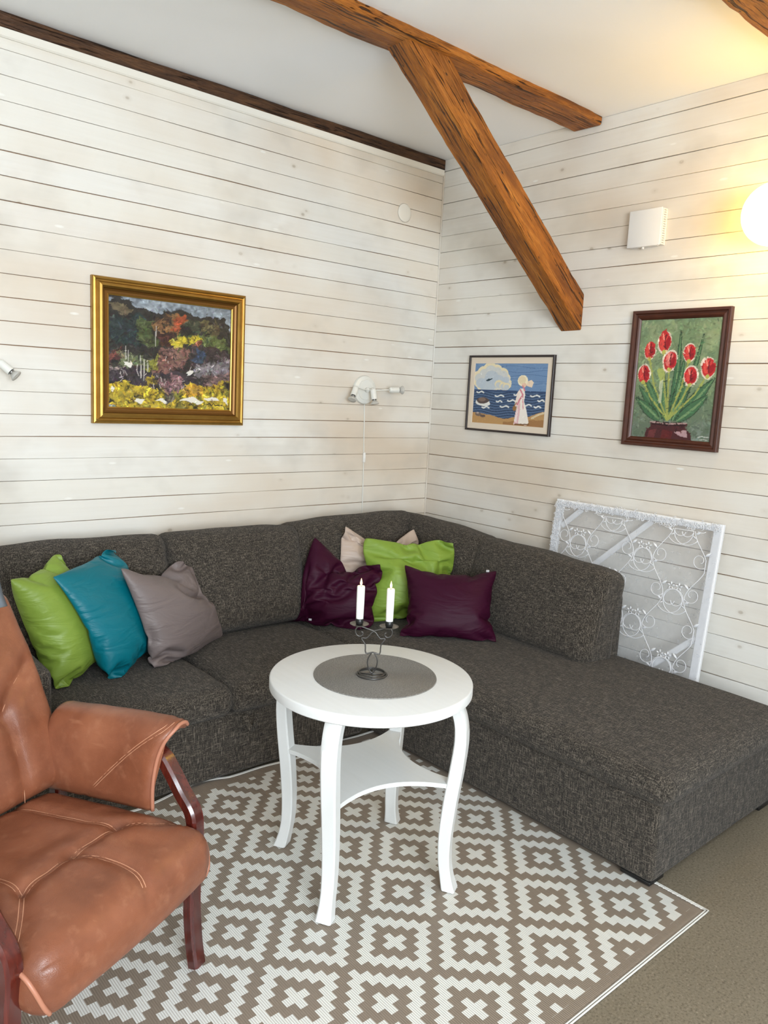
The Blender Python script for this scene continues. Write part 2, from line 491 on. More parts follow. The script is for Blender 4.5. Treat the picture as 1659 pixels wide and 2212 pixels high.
def board(axis, a0, a1, z0, z1, seed):
    """one board: front face at 0, thickness 12 mm, slightly wavy long edges"""
    r_ = random.Random(seed); n = 46; t = np.linspace(a0, a1, n)
    gap0, gap1 = r_.uniform(.0004, .0019), r_.uniform(.0004, .0019)
    w0 = [max(.00008, gap0*(1+1.5*mnoise.noise((x*1.9, seed*3.1, 0.)))) for x in t]
    w1 = [max(.00008, gap1*(1+1.5*mnoise.noise((x*1.9, seed*5.7, 9.)))) for x in t]
    dep = r_.uniform(-.0012, .0012)
    V = []; F = []
    for k, x in enumerate(t):
        lo, hi = z0+w0[k], z1-w1[k]
        prof = [(dep+.0118, lo), (dep+.0014, lo), (dep, lo+.0012), (dep, hi-.0012), (dep+.0014, hi), (dep+.0118, hi)]
        for q, z in prof: V.append((x, q, z) if axis == 0 else (q, x, z))
    m = 6
    for k in range(n-1):
        for i in range(m-1):
            q = (k*m+i, (k+1)*m+i, (k+1)*m+i+1, k*m+i+1)
            F.append(q if axis == 0 else q[::-1])
    F.append(tuple(range(m))); F.append(tuple((n-1)*m+k for k in range(m)))
    return V, F
HB = 0.097
zs = [CEIL] + [(30-i)*HB for i in range(30)] + [0.0]
for i in range(len(zs)-1):
    obj('board', board(0, ROOM_X, -.001, zs[i+1], zs[i], 100+i), M_WALL_L, wall_left, smooth=False)
hr = 0.9877*HB; zr = [CEIL]; z = 2.982
while z > 0.02: zr.append(z); z -= hr
zr.append(0.0)
for i in range(len(zr)-1):
    obj('board', board(1, ROOM_Y, -.001, zr[i+1], zr[i], 300+i), M_WALL_R, wall_right, smooth=False)
# painted strip under the ceiling timber and bead in the corner
struct(obj('trim_1', sweep([(ROOM_X, 0, 0), (-.012, 0, 0)], [(0.0, 2.951), (-.006, 2.951), (-.012, 2.957), (-.014, 2.985), (0.0, 2.985)], up=(0, 0, 1)), M_WHITE_TRIM, smooth=False))
struct(obj('trim_2', bbox(-.008, 0, -.008, 0, 0, 2.975, .002), M_WALL_L))

# walls behind the camera; the near one has the window opening
def wall_with_window(name, axis, c, a0, a1, w0, w1, z0, z1, mat):
    parts = []
    t0, t1 = (c-.2, c)
    for (p, q, lo, hi) in ((a0, w0, 0, CEIL), (w1, a1, 0, CEIL), (w0, w1, 0, z0), (w0, w1, z1, CEIL)):
        parts.append(box(p, q, t0, t1, lo, hi) if axis == 0 else box(t0, t1, p, q, lo, hi))
    return struct(obj(name, join(*parts), mat, smooth=False))
M_PLASTER = plain('white_plaster', S(226, 222, 214), 0.8)
wall_with_window('wall_near', 0, ROOM_Y, ROOM_X-.2, .12, -5.0, -2.5, .9, 2.5, M_PLASTER)
struct(obj('wall_back', box(ROOM_X-.2, ROOM_X, ROOM_Y, .12, 0, CEIL), M_PLASTER, smooth=False))
def window_frame(name, axis, c, w0, w1, z0, z1):
    root = None; P = []
    def bar(a, b, lo, hi): P.append(bbox(a, b, c-.07, c-.02, lo, hi, .004) if axis == 0 else bbox(c-.07, c-.02, a, b, lo, hi, .004))
    bar(w0, w1, z0, z0+.05); bar(w0, w1, z1-.05, z1); bar(w0, w0+.05, z0, z1); bar(w1-.05, w1, z0, z1)
    mid = (w0+w1)/2; bar(mid-.03, mid+.03, z0, z1)
    return struct(obj(name, join(*P), M_WHITE_TRIM))
window_frame('window_1', 0, ROOM_Y, -5.0, -2.5, .9, 2.5)

# ------------------------------------------------------------------ timbers
def hewn(p0, p1, w0, h0, seed, up=(0, 0, 1), n=40, jit=.006, ch=.012, cut0=None, cut1=None):
    """rough-hewn timber; section (w,h) about the axis p0-p1; returned in local coords with x along the axis"""
    p0 = np.array(p0, float); p1 = np.array(p1, float); L = np.linalg.norm(p1-p0)
    V = []; F = []; m = 12
    base = []
    a, b = w0/2, h0/2
    for (sx, sy) in ((1, -1), (1, 1), (-1, 1), (-1, -1)):
        if sx*sy < 0: pts = [(sx*(a-ch), sy*b), (sx*(a-ch*.3), sy*(b-ch*.3)), (sx*a, sy*(b-ch))]
        else: pts = [(sx*a, sy*(b-ch)), (sx*(a-ch*.3), sy*(b-ch*.3)), (sx*(a-ch), sy*b)]
        base += pts
    for k in range(n+1):
        x = L*k/n
        for i, (y, z) in enumerate(base):
            g = i//3
            ny = mnoise.noise((x*2.6, g*7.3+seed, 1.0))+.5*mnoise.noise((x*11, g*3.1+seed, 4.0))+.35*mnoise.noise((x*24, i*1.9+seed, 2.))
            nz = mnoise.noise((x*2.6, g*5.9+seed, 8.0))+.5*mnoise.noise((x*11, g*4.7+seed, 6.0))+.35*mnoise.noise((x*24, i*2.3+seed, 7.))
            xx = x
            if k == 0 and cut0: xx = x + cut0*z
            if k == n and cut1: xx = x + cut1*z
            V.append((xx, y+jit*ny, z+jit*nz))
    for k in range(n):
        for i in range(m):
            j = (i+1) % m
            F.append((k*m+i, (k+1)*m+i, (k+1)*m+j, k*m+j))
    F.append(tuple(range(m))); F.append(tuple(n*m+i for i in reversed(range(m))))
    return V, F
def place_timber(o, p0, p1):
    X = (Vector(p1)-Vector(p0)).normalized(); Y = Vector((0, 0, 1)).cross(X).normalized(); Zv = X.cross(Y)
    m = Matrix.Identity(4)
    for i in range(3): m[i][0] = X[i]; m[i][1] = Y[i]; m[i][2] = Zv[i]; m[i][3] = p0[i]
    o.matrix_basis = m
# ceiling beam: sits half sunk in the ceiling, ends at the right wall
p0, p1 = (-5.55, -1.010, 3.046), (-.012, -1.036, 3.062)
b1 = obj('ceiling_beam', hewn(p0, p1, .172, .098, 3.0, n=90, jit=.009, ch=.010), M_BEAM, sharp=28)
place_timber(b1, p0, p1)
tag(b1, 'rough amber ceiling beam that carries the slanting brace', 'beam')
# slanting brace from the beam down to the right wall
ang = math.atan2(1.0, 1.30)
und0, und1 = np.array((-1.315, 0, 3.012)), np.array((0., 0, 2.0))
dirv = (und1-und0)/np.linalg.norm(und1-und0); nrm = np.array((-dirv[2], 0, dirv[0]))
if nrm[2] < 0: nrm = -nrm
th = .147; yb = -1.027
q0 = und0+nrm*th/2; q1 = und1+nrm*th/2; q0[1] = yb; q1[1] = yb
tn = math.tan(ang)
q0 = q0 + dirv*0.0
br = obj('timber_brace', hewn(q0, q1, .128, th, 9.0, n=46, jit=.006, ch=.007, cut0=1/tn, cut1=-tn), M_BEAM, sharp=28)
place_timber(br, q0, q1)
tag(br, 'thick orange-brown timber brace slanting from ceiling beam to plank wall', 'brace')
p0, p1 = (-5.55, -2.215, 3.04), (-.012, -2.215, 3.04)
b2 = obj('ceiling_beam', hewn(p0, p1, .20, .10, 17.0, n=90, jit=.009, ch=.010), M_BEAM, sharp=28)
place_timber(b2, p0, p1)
tag(b2, 'amber ceiling beam above the round wall lamp, without any brace', 'beam')
p0, p1 = (-5.55, .014, 3.014), (-.005, .014, 3.014)
b3 = obj('wall_plate_timber', hewn(p0, p1, .05, .066, 31.0, n=110, jit=.0035, ch=.006), M_BEAM_DARK, sharp=50)
place_timber(b3, p0, p1)
tag(b3, 'thin dark brown timber strip where plank wall meets the ceiling', 'timber')

# ================================================================== corner sofa
sofa = thing('corner_sofa', 'large charcoal tweed corner sofa with chaise standing in the corner', 'sofa', (-1.0, -.8, 0))
def base_fn(seed, amp=.002):
    def fn(P):
        P = P.copy(); P[:, 2] += vnoise(P, 7, seed, amp); P[:, 1] += vnoise(P, 6, seed+3, amp); P[:, 0] += vnoise(P, 6, seed+5, amp); return P
    return fn
def sb(cx, cy, cz, hx, hy, hz, r, n=(14, 14, 3), fn=None):
    v, fc = soft_box(hx, hy, hz, r, n, fn); return np.asarray(v)+np.array((cx, cy, cz)), fc
def seat_fn(bulge, hx, hy, hz, seed, sag=.004):
    def fn(P):
        P = P.copy(); u = P[:, 0]/hx; v = P[:, 1]/hy
        top = np.clip(P[:, 2]/hz, 0, 1)
        P[:, 2] += top*bulge*(1-np.abs(u)**3)*(1-np.abs(v)**3)
        side = np.clip(1-np.abs(P[:, 2])/hz, 0, 1)
        P[:, 0] += np.sign(P[:, 0])*side*.006*(np.abs(u) > .9); P[:, 1] += np.sign(P[:, 1])*side*.006*(np.abs(v) > .9)
        P[:, 2] += vnoise(P, 5, seed, sag)*top
        P[:, 1] += vnoise(P, 9, seed+2, .003); P[:, 0] += vnoise(P, 9, seed+7, .003)
        return P
    return fn
# bases
obj('base', sb(-1.96, -.482, .154, .74, .437, .136, .022, (18, 8, 3), base_fn(1)), M_SOFA, sofa)
obj('chaise_base', sb(-.695, -1.228, .164, .485, 1.172, .146, .022, (8, 22, 3), base_fn(4)), M_SOFA, sofa)
# seat cushions
hx, hy, hz = .343, .452, .068
obj('seat_cushion', sb(-2.277, -.487, .345, hx, hy, hz, .05, (14, 14, 3), seat_fn(.022, hx, hy, hz, 2)), M_SOFA, sofa)
hx = .375
obj('seat_cushion', sb(-1.560, -.487, .345, hx, hy, hz, .05, (14, 14, 3), seat_fn(.024, hx, hy, hz, 8)), M_SOFA, sofa)
hx, hy, hz = .505, 1.195, .062
obj('chaise_cushion', sb(-.700, -1.240, .357, hx, hy, hz, .055, (14, 30, 3), seat_fn(.026, hx, hy, hz, 12)), M_SOFA, sofa)
# frame of the back and the arm
obj('back_frame', sb(-1.47, -.075, .40, 1.22, .055, .33, .03, (20, 2, 6), base_fn(21)), M_SOFA, sofa)
obj('back_frame', sb(-.243, -.84, .40, .047, .775, .330, .03, (2, 20, 6), base_fn(23)), M_SOFA, sofa)
obj('armrest', sb(-2.735, -.49, .335, .085, .455, .30, .035, (3, 12, 8), base_fn(25)), M_SOFA, sofa)
# loose back cushions
def back_cushion(c, half, yawd, tilt, seed, r=.055, lump=.009, skew=0.0):
    hx, hy, hz = half
    def fn(P):
        P = P.copy(); u = P[:, 0]/hx; z_ = P[:, 2]/hz
        fr = np.clip(-P[:, 1]/hy, 0, 1)
        P[:, 1] -= fr*.034*(1-np.abs(u)**4)*(1-np.abs(z_)**4)
        P[:, 1] += .15*(P[:, 1])*(-z_)*.9      # thinner at the top
        P[:, 2] += np.clip(z_, 0, 1)*(.012*(1-u*u)) + skew*u*np.clip(z_+.3, 0, 1.3)
        P[:, 2] += vnoise(P, 4.5, seed, lump)*np.clip(z_+.2, 0, 1)
        P[:, 1] += vnoise(P, 6, seed+4, lump*.7); P[:, 0] += vnoise(P, 6, seed+9, lump*.5)
        return P
    v, fc = soft_box(hx, hy, hz, r, (14, 3, 9), fn)
    m = Matrix.Translation(c) @ Matrix.Rotation(R(yawd), 4, 'Z') @ Matrix.Rotation(R(tilt), 4, 'X')
    return obj('back_cushion', xf((v, fc), m), M_SOFA, sofa)
back_cushion((-2.285, -.235, .668), (.370, .105, .252), 0, -13, 1.0, skew=-.004)
back_cushion((-1.545, -.238, .665), (.372, .110, .250), 0, -13, 4.2, skew=-.004)
back_cushion((-.775, -.215, .672), (.435, .110, .258), 0, -12, 9.1, skew=.006)
back_cushion((-.330, -.475, .652), (.370, .110, .250), -90, -12, 13.3, skew=-.012)
back_cushion((-.355, -1.222, .632), (.428, .105, .236), -93, -13, 17.7, skew=-.012)
# fabric pull loop on the bed-box front
lp = spline([(-1.895, -.948, .282), (-1.885, -.962, .245), (-1.865, -.964, .222), (-1.848, -.962, .245), (-1.838, -.948, .280)], 6)
obj('pull_strap', sweep(lp, rectp(.022, .004, .001), up=(0, -1, 0)), M_SOFA, sofa)
for (x, y) in ((-1.13, -2.355), (-.28, -2.355), (-2.6, -.80), (-1.3, -.80), (-.28, -.12), (-2.6, -.12)):
    hy = .075 if y < -2 else .05
    obj('foot', bbox(x-.046, x+.048 if y < -2 else x+.05, y-.038, y+hy, .0078 if x < -1 and y < -2 else 0, .022, .003), M_BLACK, sofa)

# ================================================================== throw pillows (inflated cloth)
COLL = []       # what the pillows rest against: sofa upholstery, then the pillows already placed
def add_collider(o, grow=.004, soft=False):
    W = np.array(wmat(o)); v = np.array([tuple(x.co) for x in o.data.vertices]) @ W[:3, :3].T + W[:3, 3]
    COLL.append((BVHTree.FromPolygons(v.tolist(), [tuple(p.vertices) for p in o.data.polygons]), v.min(0)-grow, v.max(0)+grow, grow, soft))
for o in sofa.children:
    if o.name.split('.')[0] in ('seat_cushion', 'chaise_cushion', 'back_cushion', 'armrest', 'base'): add_collider(o)
def push_out(Q, front=None):
    """move points that lie inside a collider (or nearer than its skin) out along the nearest face normal;
    with front given, keep them on that side of the pillows already placed"""
    for (tree, lo, hi, skin, soft) in COLL:
        if soft and front is not None:
            F_ = Vector(front).normalized()
            for k in np.nonzero(((Q > lo-.12) & (Q < hi+.12)).all(1))[0]:
                p = Vector(Q[k]); loc = tree.ray_cast(p+F_*.6, -F_, 0.9)[0]
                if loc is not None and (p-loc).dot(F_) < skin: Q[k] = loc+F_*skin
            continue
        for k in np.nonzero(((Q > lo) & (Q < hi)).all(1))[0]:
            p = Vector(Q[k]); loc, nn, _, dist = tree.find_nearest(p)
            if loc is None: continue
            sd = (p-loc).dot(nn)
            if sd < 0 or dist < skin: Q[k] = loc+nn*skin
    return Q
def sim_pillow(corners, w_, h_, seed, press=1.0, steps=260, n=42, planes=(), pin=(1, 1, 1, 1), thick=.05, sag=0.0, sagu=0.5, fall=0.5, grav=0.35, front=None):
    """two cloth sheets sewn on the rim, blown up; corners = front-bottom, back-bottom, back-top, front-top"""
    C_ = np.array(corners, float); rg = np.random.default_rng(seed)
    u = np.linspace(0, 1, n)[None, :, None]; v = np.linspace(0, 1, n)[:, None, None]
    base = (1-v)*((1-u)*C_[0]+u*C_[1]) + v*((1-u)*C_[3]+u*C_[2])
    nm = np.cross(C_[1]-C_[0], C_[3]-C_[0]); nm /= np.linalg.norm(nm)
    hump = (np.sin(PI*u)*np.sin(PI*v))**.7*thick
    P = np.stack([base+nm*hump, base-nm*hump]); P += rg.normal(0, .0012, P.shape)
    su = np.where(u < sagu, u/sagu, (1-u)/(1-sagu)); su = np.sin(su*PI/2)**1.3
    P[..., 2] -= (sag*su*v**2.2)[..., 0]                 # slack top edge hangs between its corners
    fillw = 1-fall*np.clip((v-.45)/.55, 0, 1)**1.2       # filling has settled towards the bottom
    rest_u, rest_v = w_/(n-1), h_/(n-1); diag = math.hypot(rest_u, rest_v)
    prev = P.copy(); dt2 = 1.0
    def con(a, b, rest, k, only_stretch=False):
        A = P[a]; B = P[b]; d = B-A; L = np.sqrt((d*d).sum(-1, keepdims=True))+1e-9
        e = (L-rest)/L
        if only_stretch: e = np.maximum(e, 0)
        c = .5*k*e*d; P[a] = A+c; P[b] = B-c
    s_ = slice
    def seam():
        m = .5*(P[0]+P[1])
        for ix in ((s_(0, 1), s_(None)), (s_(n-1, n), s_(None)), (s_(None), s_(0, 1)), (s_(None), s_(n-1, n))):
            P[0][ix] = m[ix]; P[1][ix] = m[ix]
    A_ = s_(None)
    cix = ((0, 0), (0, n-1), (n-1, n-1), (n-1, 0))
    C_ = push_out(C_.copy(), front)
    P = push_out(P.reshape(-1, 3), front).reshape(P.shape); prev = P.copy()
    for st in range(steps):
        vel = (P-prev)*.90; prev = P.copy()
        du = np.gradient(P, axis=2); dv = np.gradient(P, axis=1); N = np.cross(du, dv)
        N[1] *= -1
        fp = press*min(1.0, st/40)
        P = P + vel + N*fp*fillw; P[..., 2] -= 1.4e-5*grav
        for it in range(7):
            for par in (0, 1):
                con((A_, A_, s_(par, n-1, 2)), (A_, A_, s_(par+1, n, 2)), rest_u, 1.0)
                con((A_, s_(par, n-1, 2)), (A_, s_(par+1, n, 2)), rest_v, 1.0)
                con((A_, s_(par, n-1, 2), s_(0, n-1)), (A_, s_(par+1, n, 2), s_(1, n)), diag, .35)
                con((A_, s_(par, n-1, 2), s_(1, n)), (A_, s_(par+1, n, 2), s_(0, n-1)), diag, .35)
            seam()
            if it == 6:
                for par in (0, 1):
                    for o2 in (0, 1):
                        con((A_, A_, s_(par*1+o2*2, n-2, 4)), (A_, A_, s_(par*1+o2*2+2, n, 4)), 2*rest_u, .05)
                        con((A_, s_(par*1+o2*2, n-2, 4)), (A_, s_(par*1+o2*2+2, n, 4)), 2*rest_v, .05)
                seam()
            for k in range(4):
                if pin[k]:
                    i, j = cix[k]; P[:, i, j] = C_[k]
            for (pp, pn) in planes:
                pn = np.asarray(pn, float); dd = (P-np.asarray(pp, float))@pn
                P -= np.minimum(dd, 0)[..., None]*pn
        if st % 5 == 4 or st > steps-8:
            P0 = P.copy(); P = push_out(P.reshape(-1, 3), front).reshape(P.shape); prev += (P-P0); seam()
    for _ in range(3): P = push_out(P.reshape(-1, 3), front).reshape(P.shape); seam()
    # mesh
    V = []; F = []; idx = np.zeros((2, n, n), int)
    for l in range(2):
        for i in range(n):
            for j in range(n):
                if l == 1 and (i in (0, n-1) or j in (0, n-1)): idx[l, i, j] = idx[0, i, j]; continue
                idx[l, i, j] = len(V); V.append(P[l, i, j])
    for l in range(2):
        for i in range(n-1):
            for j in range(n-1):
                q = (idx[l, i, j], idx[l, i, j+1], idx[l, i+1, j+1], idx[l, i+1, j])
                F.append(q if l == 0 else q[::-1])
    return np.array(V), F
def pillow(name, label, corners, w_, h_, seed, mat, **kw):
    v, fc = sim_pillow(corners, w_, h_, seed, **kw)
    base = v[v[:, 2].argmin()].copy(); ctr = v.mean(0); org = Vector((ctr[0], ctr[1], base[2]))
    o = obj(name, (v-np.array(org), fc), mat); o.location = org
    s = o.modifiers.new('smooth', 'SUBSURF'); s.levels = 1; s.render_levels = 1
    add_collider(o, .009, True); tag(o, label, 'pillow', 'throw pillows on the sofa'); return o
SEAT = ((0, 0, .425), (0, 0, 1))
BK = ((0, -.33, .45), tuple(np.array((0, -1, .20))/math.hypot(1, .2)))
ARM = ((-2.645, 0, 0), (1, 0, 0))
RB = ((-.45, 0, .45), tuple(np.array((-1, 0, .20))/math.hypot(1, .2)))
pillow('throw_pillow', 'shiny lime green satin pillow leaning on the sofa arm',
       [(-2.525, -.625, .445), (-2.27, -.42, .45), (-2.440, -.40, .895), (-2.69, -.60, .88)], .385, .54, 1, M_LIME, press=.42, fall=.3, planes=(SEAT, BK))
pillow('throw_pillow', 'teal satin pillow between the lime and the taupe ones',
       [(-2.298, -.645, .44), (-2.045, -.385, .46), (-2.205, -.385, .880), (-2.545, -.60, .872)], .46, .55, 2, M_TEAL, press=.36, sag=.035, sagu=.6, fall=.45, planes=(SEAT, BK))
pillow('throw_pillow', 'taupe grey pillow with floppy pointed corners beside the teal one',
       [(-2.139, -.605, .435), (-1.685, -.395, .437), (-1.873, -.345, .811), (-2.262, -.56, .868)], .53, .54, 3, M_GREY, press=.28, sag=.085, sagu=.62, fall=.7, planes=(SEAT, BK))
pillow('throw_pillow', 'silvery beige pillow with two pointed ears behind the green one',
       [(-.90, -.375, .50), (-.53, -.52, .50), (-.445, -.375, .864), (-.925, -.335, .910)], .58, .52, 5, M_SILVER, press=.22, sag=.15, sagu=.55, fall=.85, planes=(SEAT, BK), front=(-.66, -.74, .12))
pillow('throw_pillow', 'lime green pillow in the sofa corner, between the plum ones',
       [(-.925, -.600, .45), (-.50, -.742, .45), (-.495, -.742, .848), (-.875, -.455, .852)], .55, .54, 6, M_LIME2, press=.24, sag=.05, sagu=.35, fall=.6, planes=(SEAT, BK, RB), front=(-.66, -.74, .12))
pl1 = pillow('throw_pillow', 'dark plum pillow with sunken top and one tall corner',
       [(-1.285, -.315, .455), (-1.025, -.667, .44), (-.835, -.545, .735), (-1.137, -.355, .872)], .51, .50, 4, M_PLUM, press=.34, sag=.10, sagu=.45, fall=.4, planes=(SEAT, BK), front=(-.66, -.74, .12))
pl2 = pillow('throw_pillow', 'dark plum rectangular pillow resting flat against the chaise cushion',
       [(-.982, -.874, .435), (-.638, -1.212, .435), (-.505, -1.065, .762), (-.845, -.735, .765)], .50, .42, 7, M_PLUM, press=.32, sag=.02, fall=.3, planes=(SEAT, RB), front=(-.66, -.74, .12))
def care_label(pil, k, off, rz):
    p = pil.location+pil.data.vertices[k].co+Vector(off)
    obj('care_label', xf(bbox(-.008, .008, -.001, .001, -.005, .006, .0005, 1), Matrix.Translation(p) @ Matrix.Rotation(R(rz), 4, 'Z')), M_TAGW, pil)
care_label(pl1, 2*42+12, (-.007, -.008, .003), -50)
care_label(pl2, 41*42+37, (-.003, -.003, .006), -45)

# ================================================================== round side table
TC = np.array((-1.876, -1.710)); TZ = .688
table = thing('round_table', 'white round wooden table with curved legs on the patterned rug', 'table', (TC[0], TC[1], 0))
rt_ = .337
prof = [(0, TZ-.036), (rt_-.022, TZ-.036), (rt_-.004, TZ-.0355), (rt_, TZ-.032), (rt_, TZ-.005), (rt_-.002, TZ-.0015), (rt_-.006, TZ), (0, TZ)]
obj('table_top', lathe(prof, 96, (TC[0], TC[1], 0)), M_TABLE, table, sharp=40)
LEG_A = [R(29+90*k) for k in range(4)]
for a in LEG_A:
    ca, sa = math.cos(a), math.sin(a)
    rz = spline([(.288, .655), (.312, .60), (.320, .53), (.312, .43), (.298, .32), (.288, .20), (.289, .11), (.300, .045), (.312, .0)], 6)
    path = [(TC[0]+r_*ca, TC[1]+r_*sa, z) for r_, z in rz]
    sc_ = []
    for r_, z in rz:
        t = z/.655; tw = .040+.016*t + .014*max(0, 1-z/.09)**2; td = .034+.010*math.sin(PI*min(1, t))+.012*max(0, 1-z/.09)**2
        sc_.append((tw, td))
    vf = sweep(path, rectp(1, 1, .10), sc_, up=(ca, sa, 0))
    vf[0][:, 2] = np.clip(vf[0][:, 2], 0.006, TZ-.034)
    obj('leg', vf, M_TABLE, table, sharp=35)
# lower shelf with hollow sides
out = []
for k in range(4):
    a0, a1 = LEG_A[k], LEG_A[k]+PI/2
    tip = .302; hw = .020
    A = np.array((tip*math.cos(a0)-hw*math.sin(a0), tip*math.sin(a0)+hw*math.cos(a0)))
    B = np.array((tip*math.cos(a1)+hw*math.sin(a1), tip*math.sin(a1)-hw*math.cos(a1)))
    mid = .150*np.array((math.cos(a0+PI/4), math.sin(a0+PI/4)))
    ctrl = 2*mid-.5*(A+B)
    for t in np.linspace(0, 1, 18): out.append((1-t)**2*A+2*t*(1-t)*ctrl+t*t*B)
out = np.array(out); n = len(out); zt, zb = .378, .363
V = [(TC[0], TC[1], zt)]+[(TC[0]+p[0], TC[1]+p[1], zt) for p in out]+[(TC[0]+p[0], TC[1]+p[1], zb) for p in out]+[(TC[0], TC[1], zb)]
F = []
for k in range(n):
    l = (k+1) % n
    F += [(0, 1+k, 1+l), (2*n+1, 1+n+l, 1+n+k), (1+k, 1+n+k, 1+n+l, 1+l)]
obj('shelf', (V, F), M_TABLE, table, sharp=40)

# ------------------------------------------------------------------ place mat (wound rings)
MC = (-1.864, -1.714, TZ); pr = [(0, 0)]
nr = 46; dr = .2055/nr
for k in range(nr):
    r0 = k*dr; pr += [(r0+dr*.08, .0022), (r0+dr*.3, .0036), (r0+dr*.7, .0036), (r0+dr*.92, .0022)]
pr += [(.2055, .0004), (0, .0004)]
mat_o = obj('place_mat', lathe(pr, 84), M_MAT); mat_o.location = MC
tag(mat_o, 'round grey woven place mat in the middle of the white table', 'place mat')

# ------------------------------------------------------------------ candle holder and candles
HC = np.array((-1.876, -1.711, TZ+.0037)); HA = np.array((.750, -.661, 0)); HN = np.array((.661, .750, 0))
hold = thing('candle_holder', 'dark wire two-arm candle holder with a star on the place mat', 'candle holder', tuple(HC))
def hp(a, z, d=0.0): return tuple(np.array((HC[0], HC[1], 0))+HA*a+HN*d+np.array((0, 0, z)))
zb = HC[2]+.0032
ring = [hp(.049*math.cos(t), zb, .049*math.sin(t)) for t in np.linspace(0, 2*PI, 40, endpoint=False)]
obj('base_ring', tube(ring, .0030, 8, True), M_IRON, hold)
ring2 = [hp(.044*math.cos(t), zb+.006, .044*math.sin(t)) for t in np.linspace(0, 2*PI, 40, endpoint=False)]
obj('base_ring', tube(ring2, .0020, 6, True), M_IRON, hold)
obj('crossbar', join(tube([hp(-.047, zb), hp(.047, zb)], .0026), tube([hp(0, zb, -.047), hp(0, zb, .047)], .0026)), M_IRON, hold)
loop = spline([hp(0, .699), hp(-.011, .712), hp(-.0165, .738), hp(-.009, .760), hp(0, .7695), hp(.009, .760), hp(.0160, .740), hp(.011, .712)], 6, True)
obj('stem_loop', tube(loop, .0022, 8, True), M_IRON, hold)
star = [hp(0, .7695), hp(-.023, .7655), hp(-.0265, .795), hp(-.039, .813), hp(-.0365, .8175), hp(-.021, .8185), hp(0, .842), hp(.021, .8185), hp(.0350, .8185), hp(.0370, .8135), hp(.0255, .795), hp(.0225, .7655)]
obj('star', tube(spline(star, 3, True), .0025, 6, True), M_IRON, hold)
for s in (-1, 1):
    arm = spline([hp(s*-.001, .8425), hp(s*.016, .8475), hp(s*.035, .8535), hp(s*.047, .8560), hp(s*.0575, .8500), hp(s*.0610, .8390), hp(s*.0560, .8270), hp(s*.0460, .8225), hp(s*.0375, .8275), hp(s*.0365, .8360), hp(s*.0415, .8385)], 6)
    obj('scroll_arm', tube(arm, .0025, 6), M_IRON, hold)
    zc = .864 if s < 0 else .860
    obj('drip_plate', lathe([(0, -.004), (.012, -.004), (.026, -.002), (.0315, .0012), (.0318, .002), (.026, 0), (.012, -.002), (0, -.002)], 32, hp(s*.0490, zc)), M_PLATE, hold)
    obj('candle_cup', lathe([(0, -.002), (.0105, -.002), (.0125, .003), (.0138, .019), (.0131, .0195), (.0118, .006), (0, .005)], 28, hp(s*.0490, zc)), M_CUP, hold)
for s, top, lab in ((-1, .993, 'taller white candle, lit, in the wire holder beside the plum pillow'), (1, .9885, 'slightly shorter lit white candle in front of the lime pillow')):
    zc = (.864 if s < 0 else .860)+.0055
    c = hp(s*.0490, zc); h = top-zc
    cd = thing('candle', lab, 'candle', c, group='candles in the wire holder')
    obj('wax', lathe([(0, 0), (.0112, 0), (.0118, .002), (.0128, h*.5), (.0130, h-.004), (.0118, h), (.0095, h-.0012), (.004, h-.0035), (0, h-.004)], 28, c), M_WAX, cd)
    obj('wick', tube([(c[0], c[1], top-.005), (c[0]+.0004, c[1], top+.006)], .0008, 6), M_WICK, cd)
    fl = [(0, top+.001), (.0022, top+.003), (.0038, top+.008), (.0034, top+.013), (.0018, top+.019), (0, top+.026)]
    obj('flame', lathe([(r_, z-top) for r_, z in fl], 14, (c[0], c[1], top)), M_FLAME, cd)

# ================================================================== rug
def rug():
    x0, x1, y0, y1 = -3.75, -1.130, -2.572, -.905; nx, ny = 150, 96
    V = []; F = []
    for l in (0, 1):
        for i in range(nx+1):
            for j in range(ny+1):
                x = x0+(x1-x0)*i/nx; y = y0+(y1-y0)*j/ny
                e = max(0., 1-(y1-y)/.10)
                # far edge ripples a little where it meets the sofa
                yy = y + e*e*(.016*math.sin(x*9.0+1.0)+.010*math.sin(x*17.0))*(1 if x < -1.45 else max(0, (-1.2-x)/.25))
                rip = max(0., (.006*math.sin(x*9.0+1.6)+.004*math.sin(x*21)))*e*(1 if x < -1.45 else 0)
                V.append((x, yy, (.0035 if l else 0.0004)+rip))
    id_ = lambda l, i, j: l*(nx+1)*(ny+1)+i*(ny+1)+j
    for i in range(nx):
        for j in range(ny):
            F.append((id_(1, i, j), id_(1, i+1, j), id_(1, i+1, j+1), id_(1, i, j+1)))
            F.append((id_(0, i, j+1), id_(0, i+1, j+1), id_(0, i+1, j), id_(0, i, j)))
    rim = [(i, 0) for i in range(nx)]+[(nx, j) for j in range(ny)]+[(i, ny) for i in range(nx, 0, -1)]+[(0, j) for j in range(ny, 0, -1)]
    for k in range(len(rim)):
        a, b = rim[k], rim[(k+1) % len(rim)]
        F.append((id_(0, *a), id_(0, *b), id_(1, *b), id_(1, *a)))
    top = [np.array(V[id_(1, *a)]) for a in rim]
    return (V, F), top
vf, rim = rug()
rg_ = thing('rug', 'taupe and white rug with stepped diamonds under the table', 'rug', (-2.4, -1.7, 0))
obj('weave', vf, M_RUG, rg_)
rimp = np.array(rim); ctr = np.array((-2.4, -1.74, 0))
for off in (.0015, .0085):
    P = rimp.copy(); P[:, 0] += np.where(P[:, 0] > -1.14, off-.004, np.where(P[:, 0] < -3.74, -off, 0)); P[:, 1] += np.where(P[:, 1] < -2.57, -off+.004, 0)+np.where(rimp[:, 1] > -.95, off-.004, 0)
    P[:, 2] += .0006
    obj('binding', tube(P, .0030, 6, True), M_RUG_EDGE, rg_)
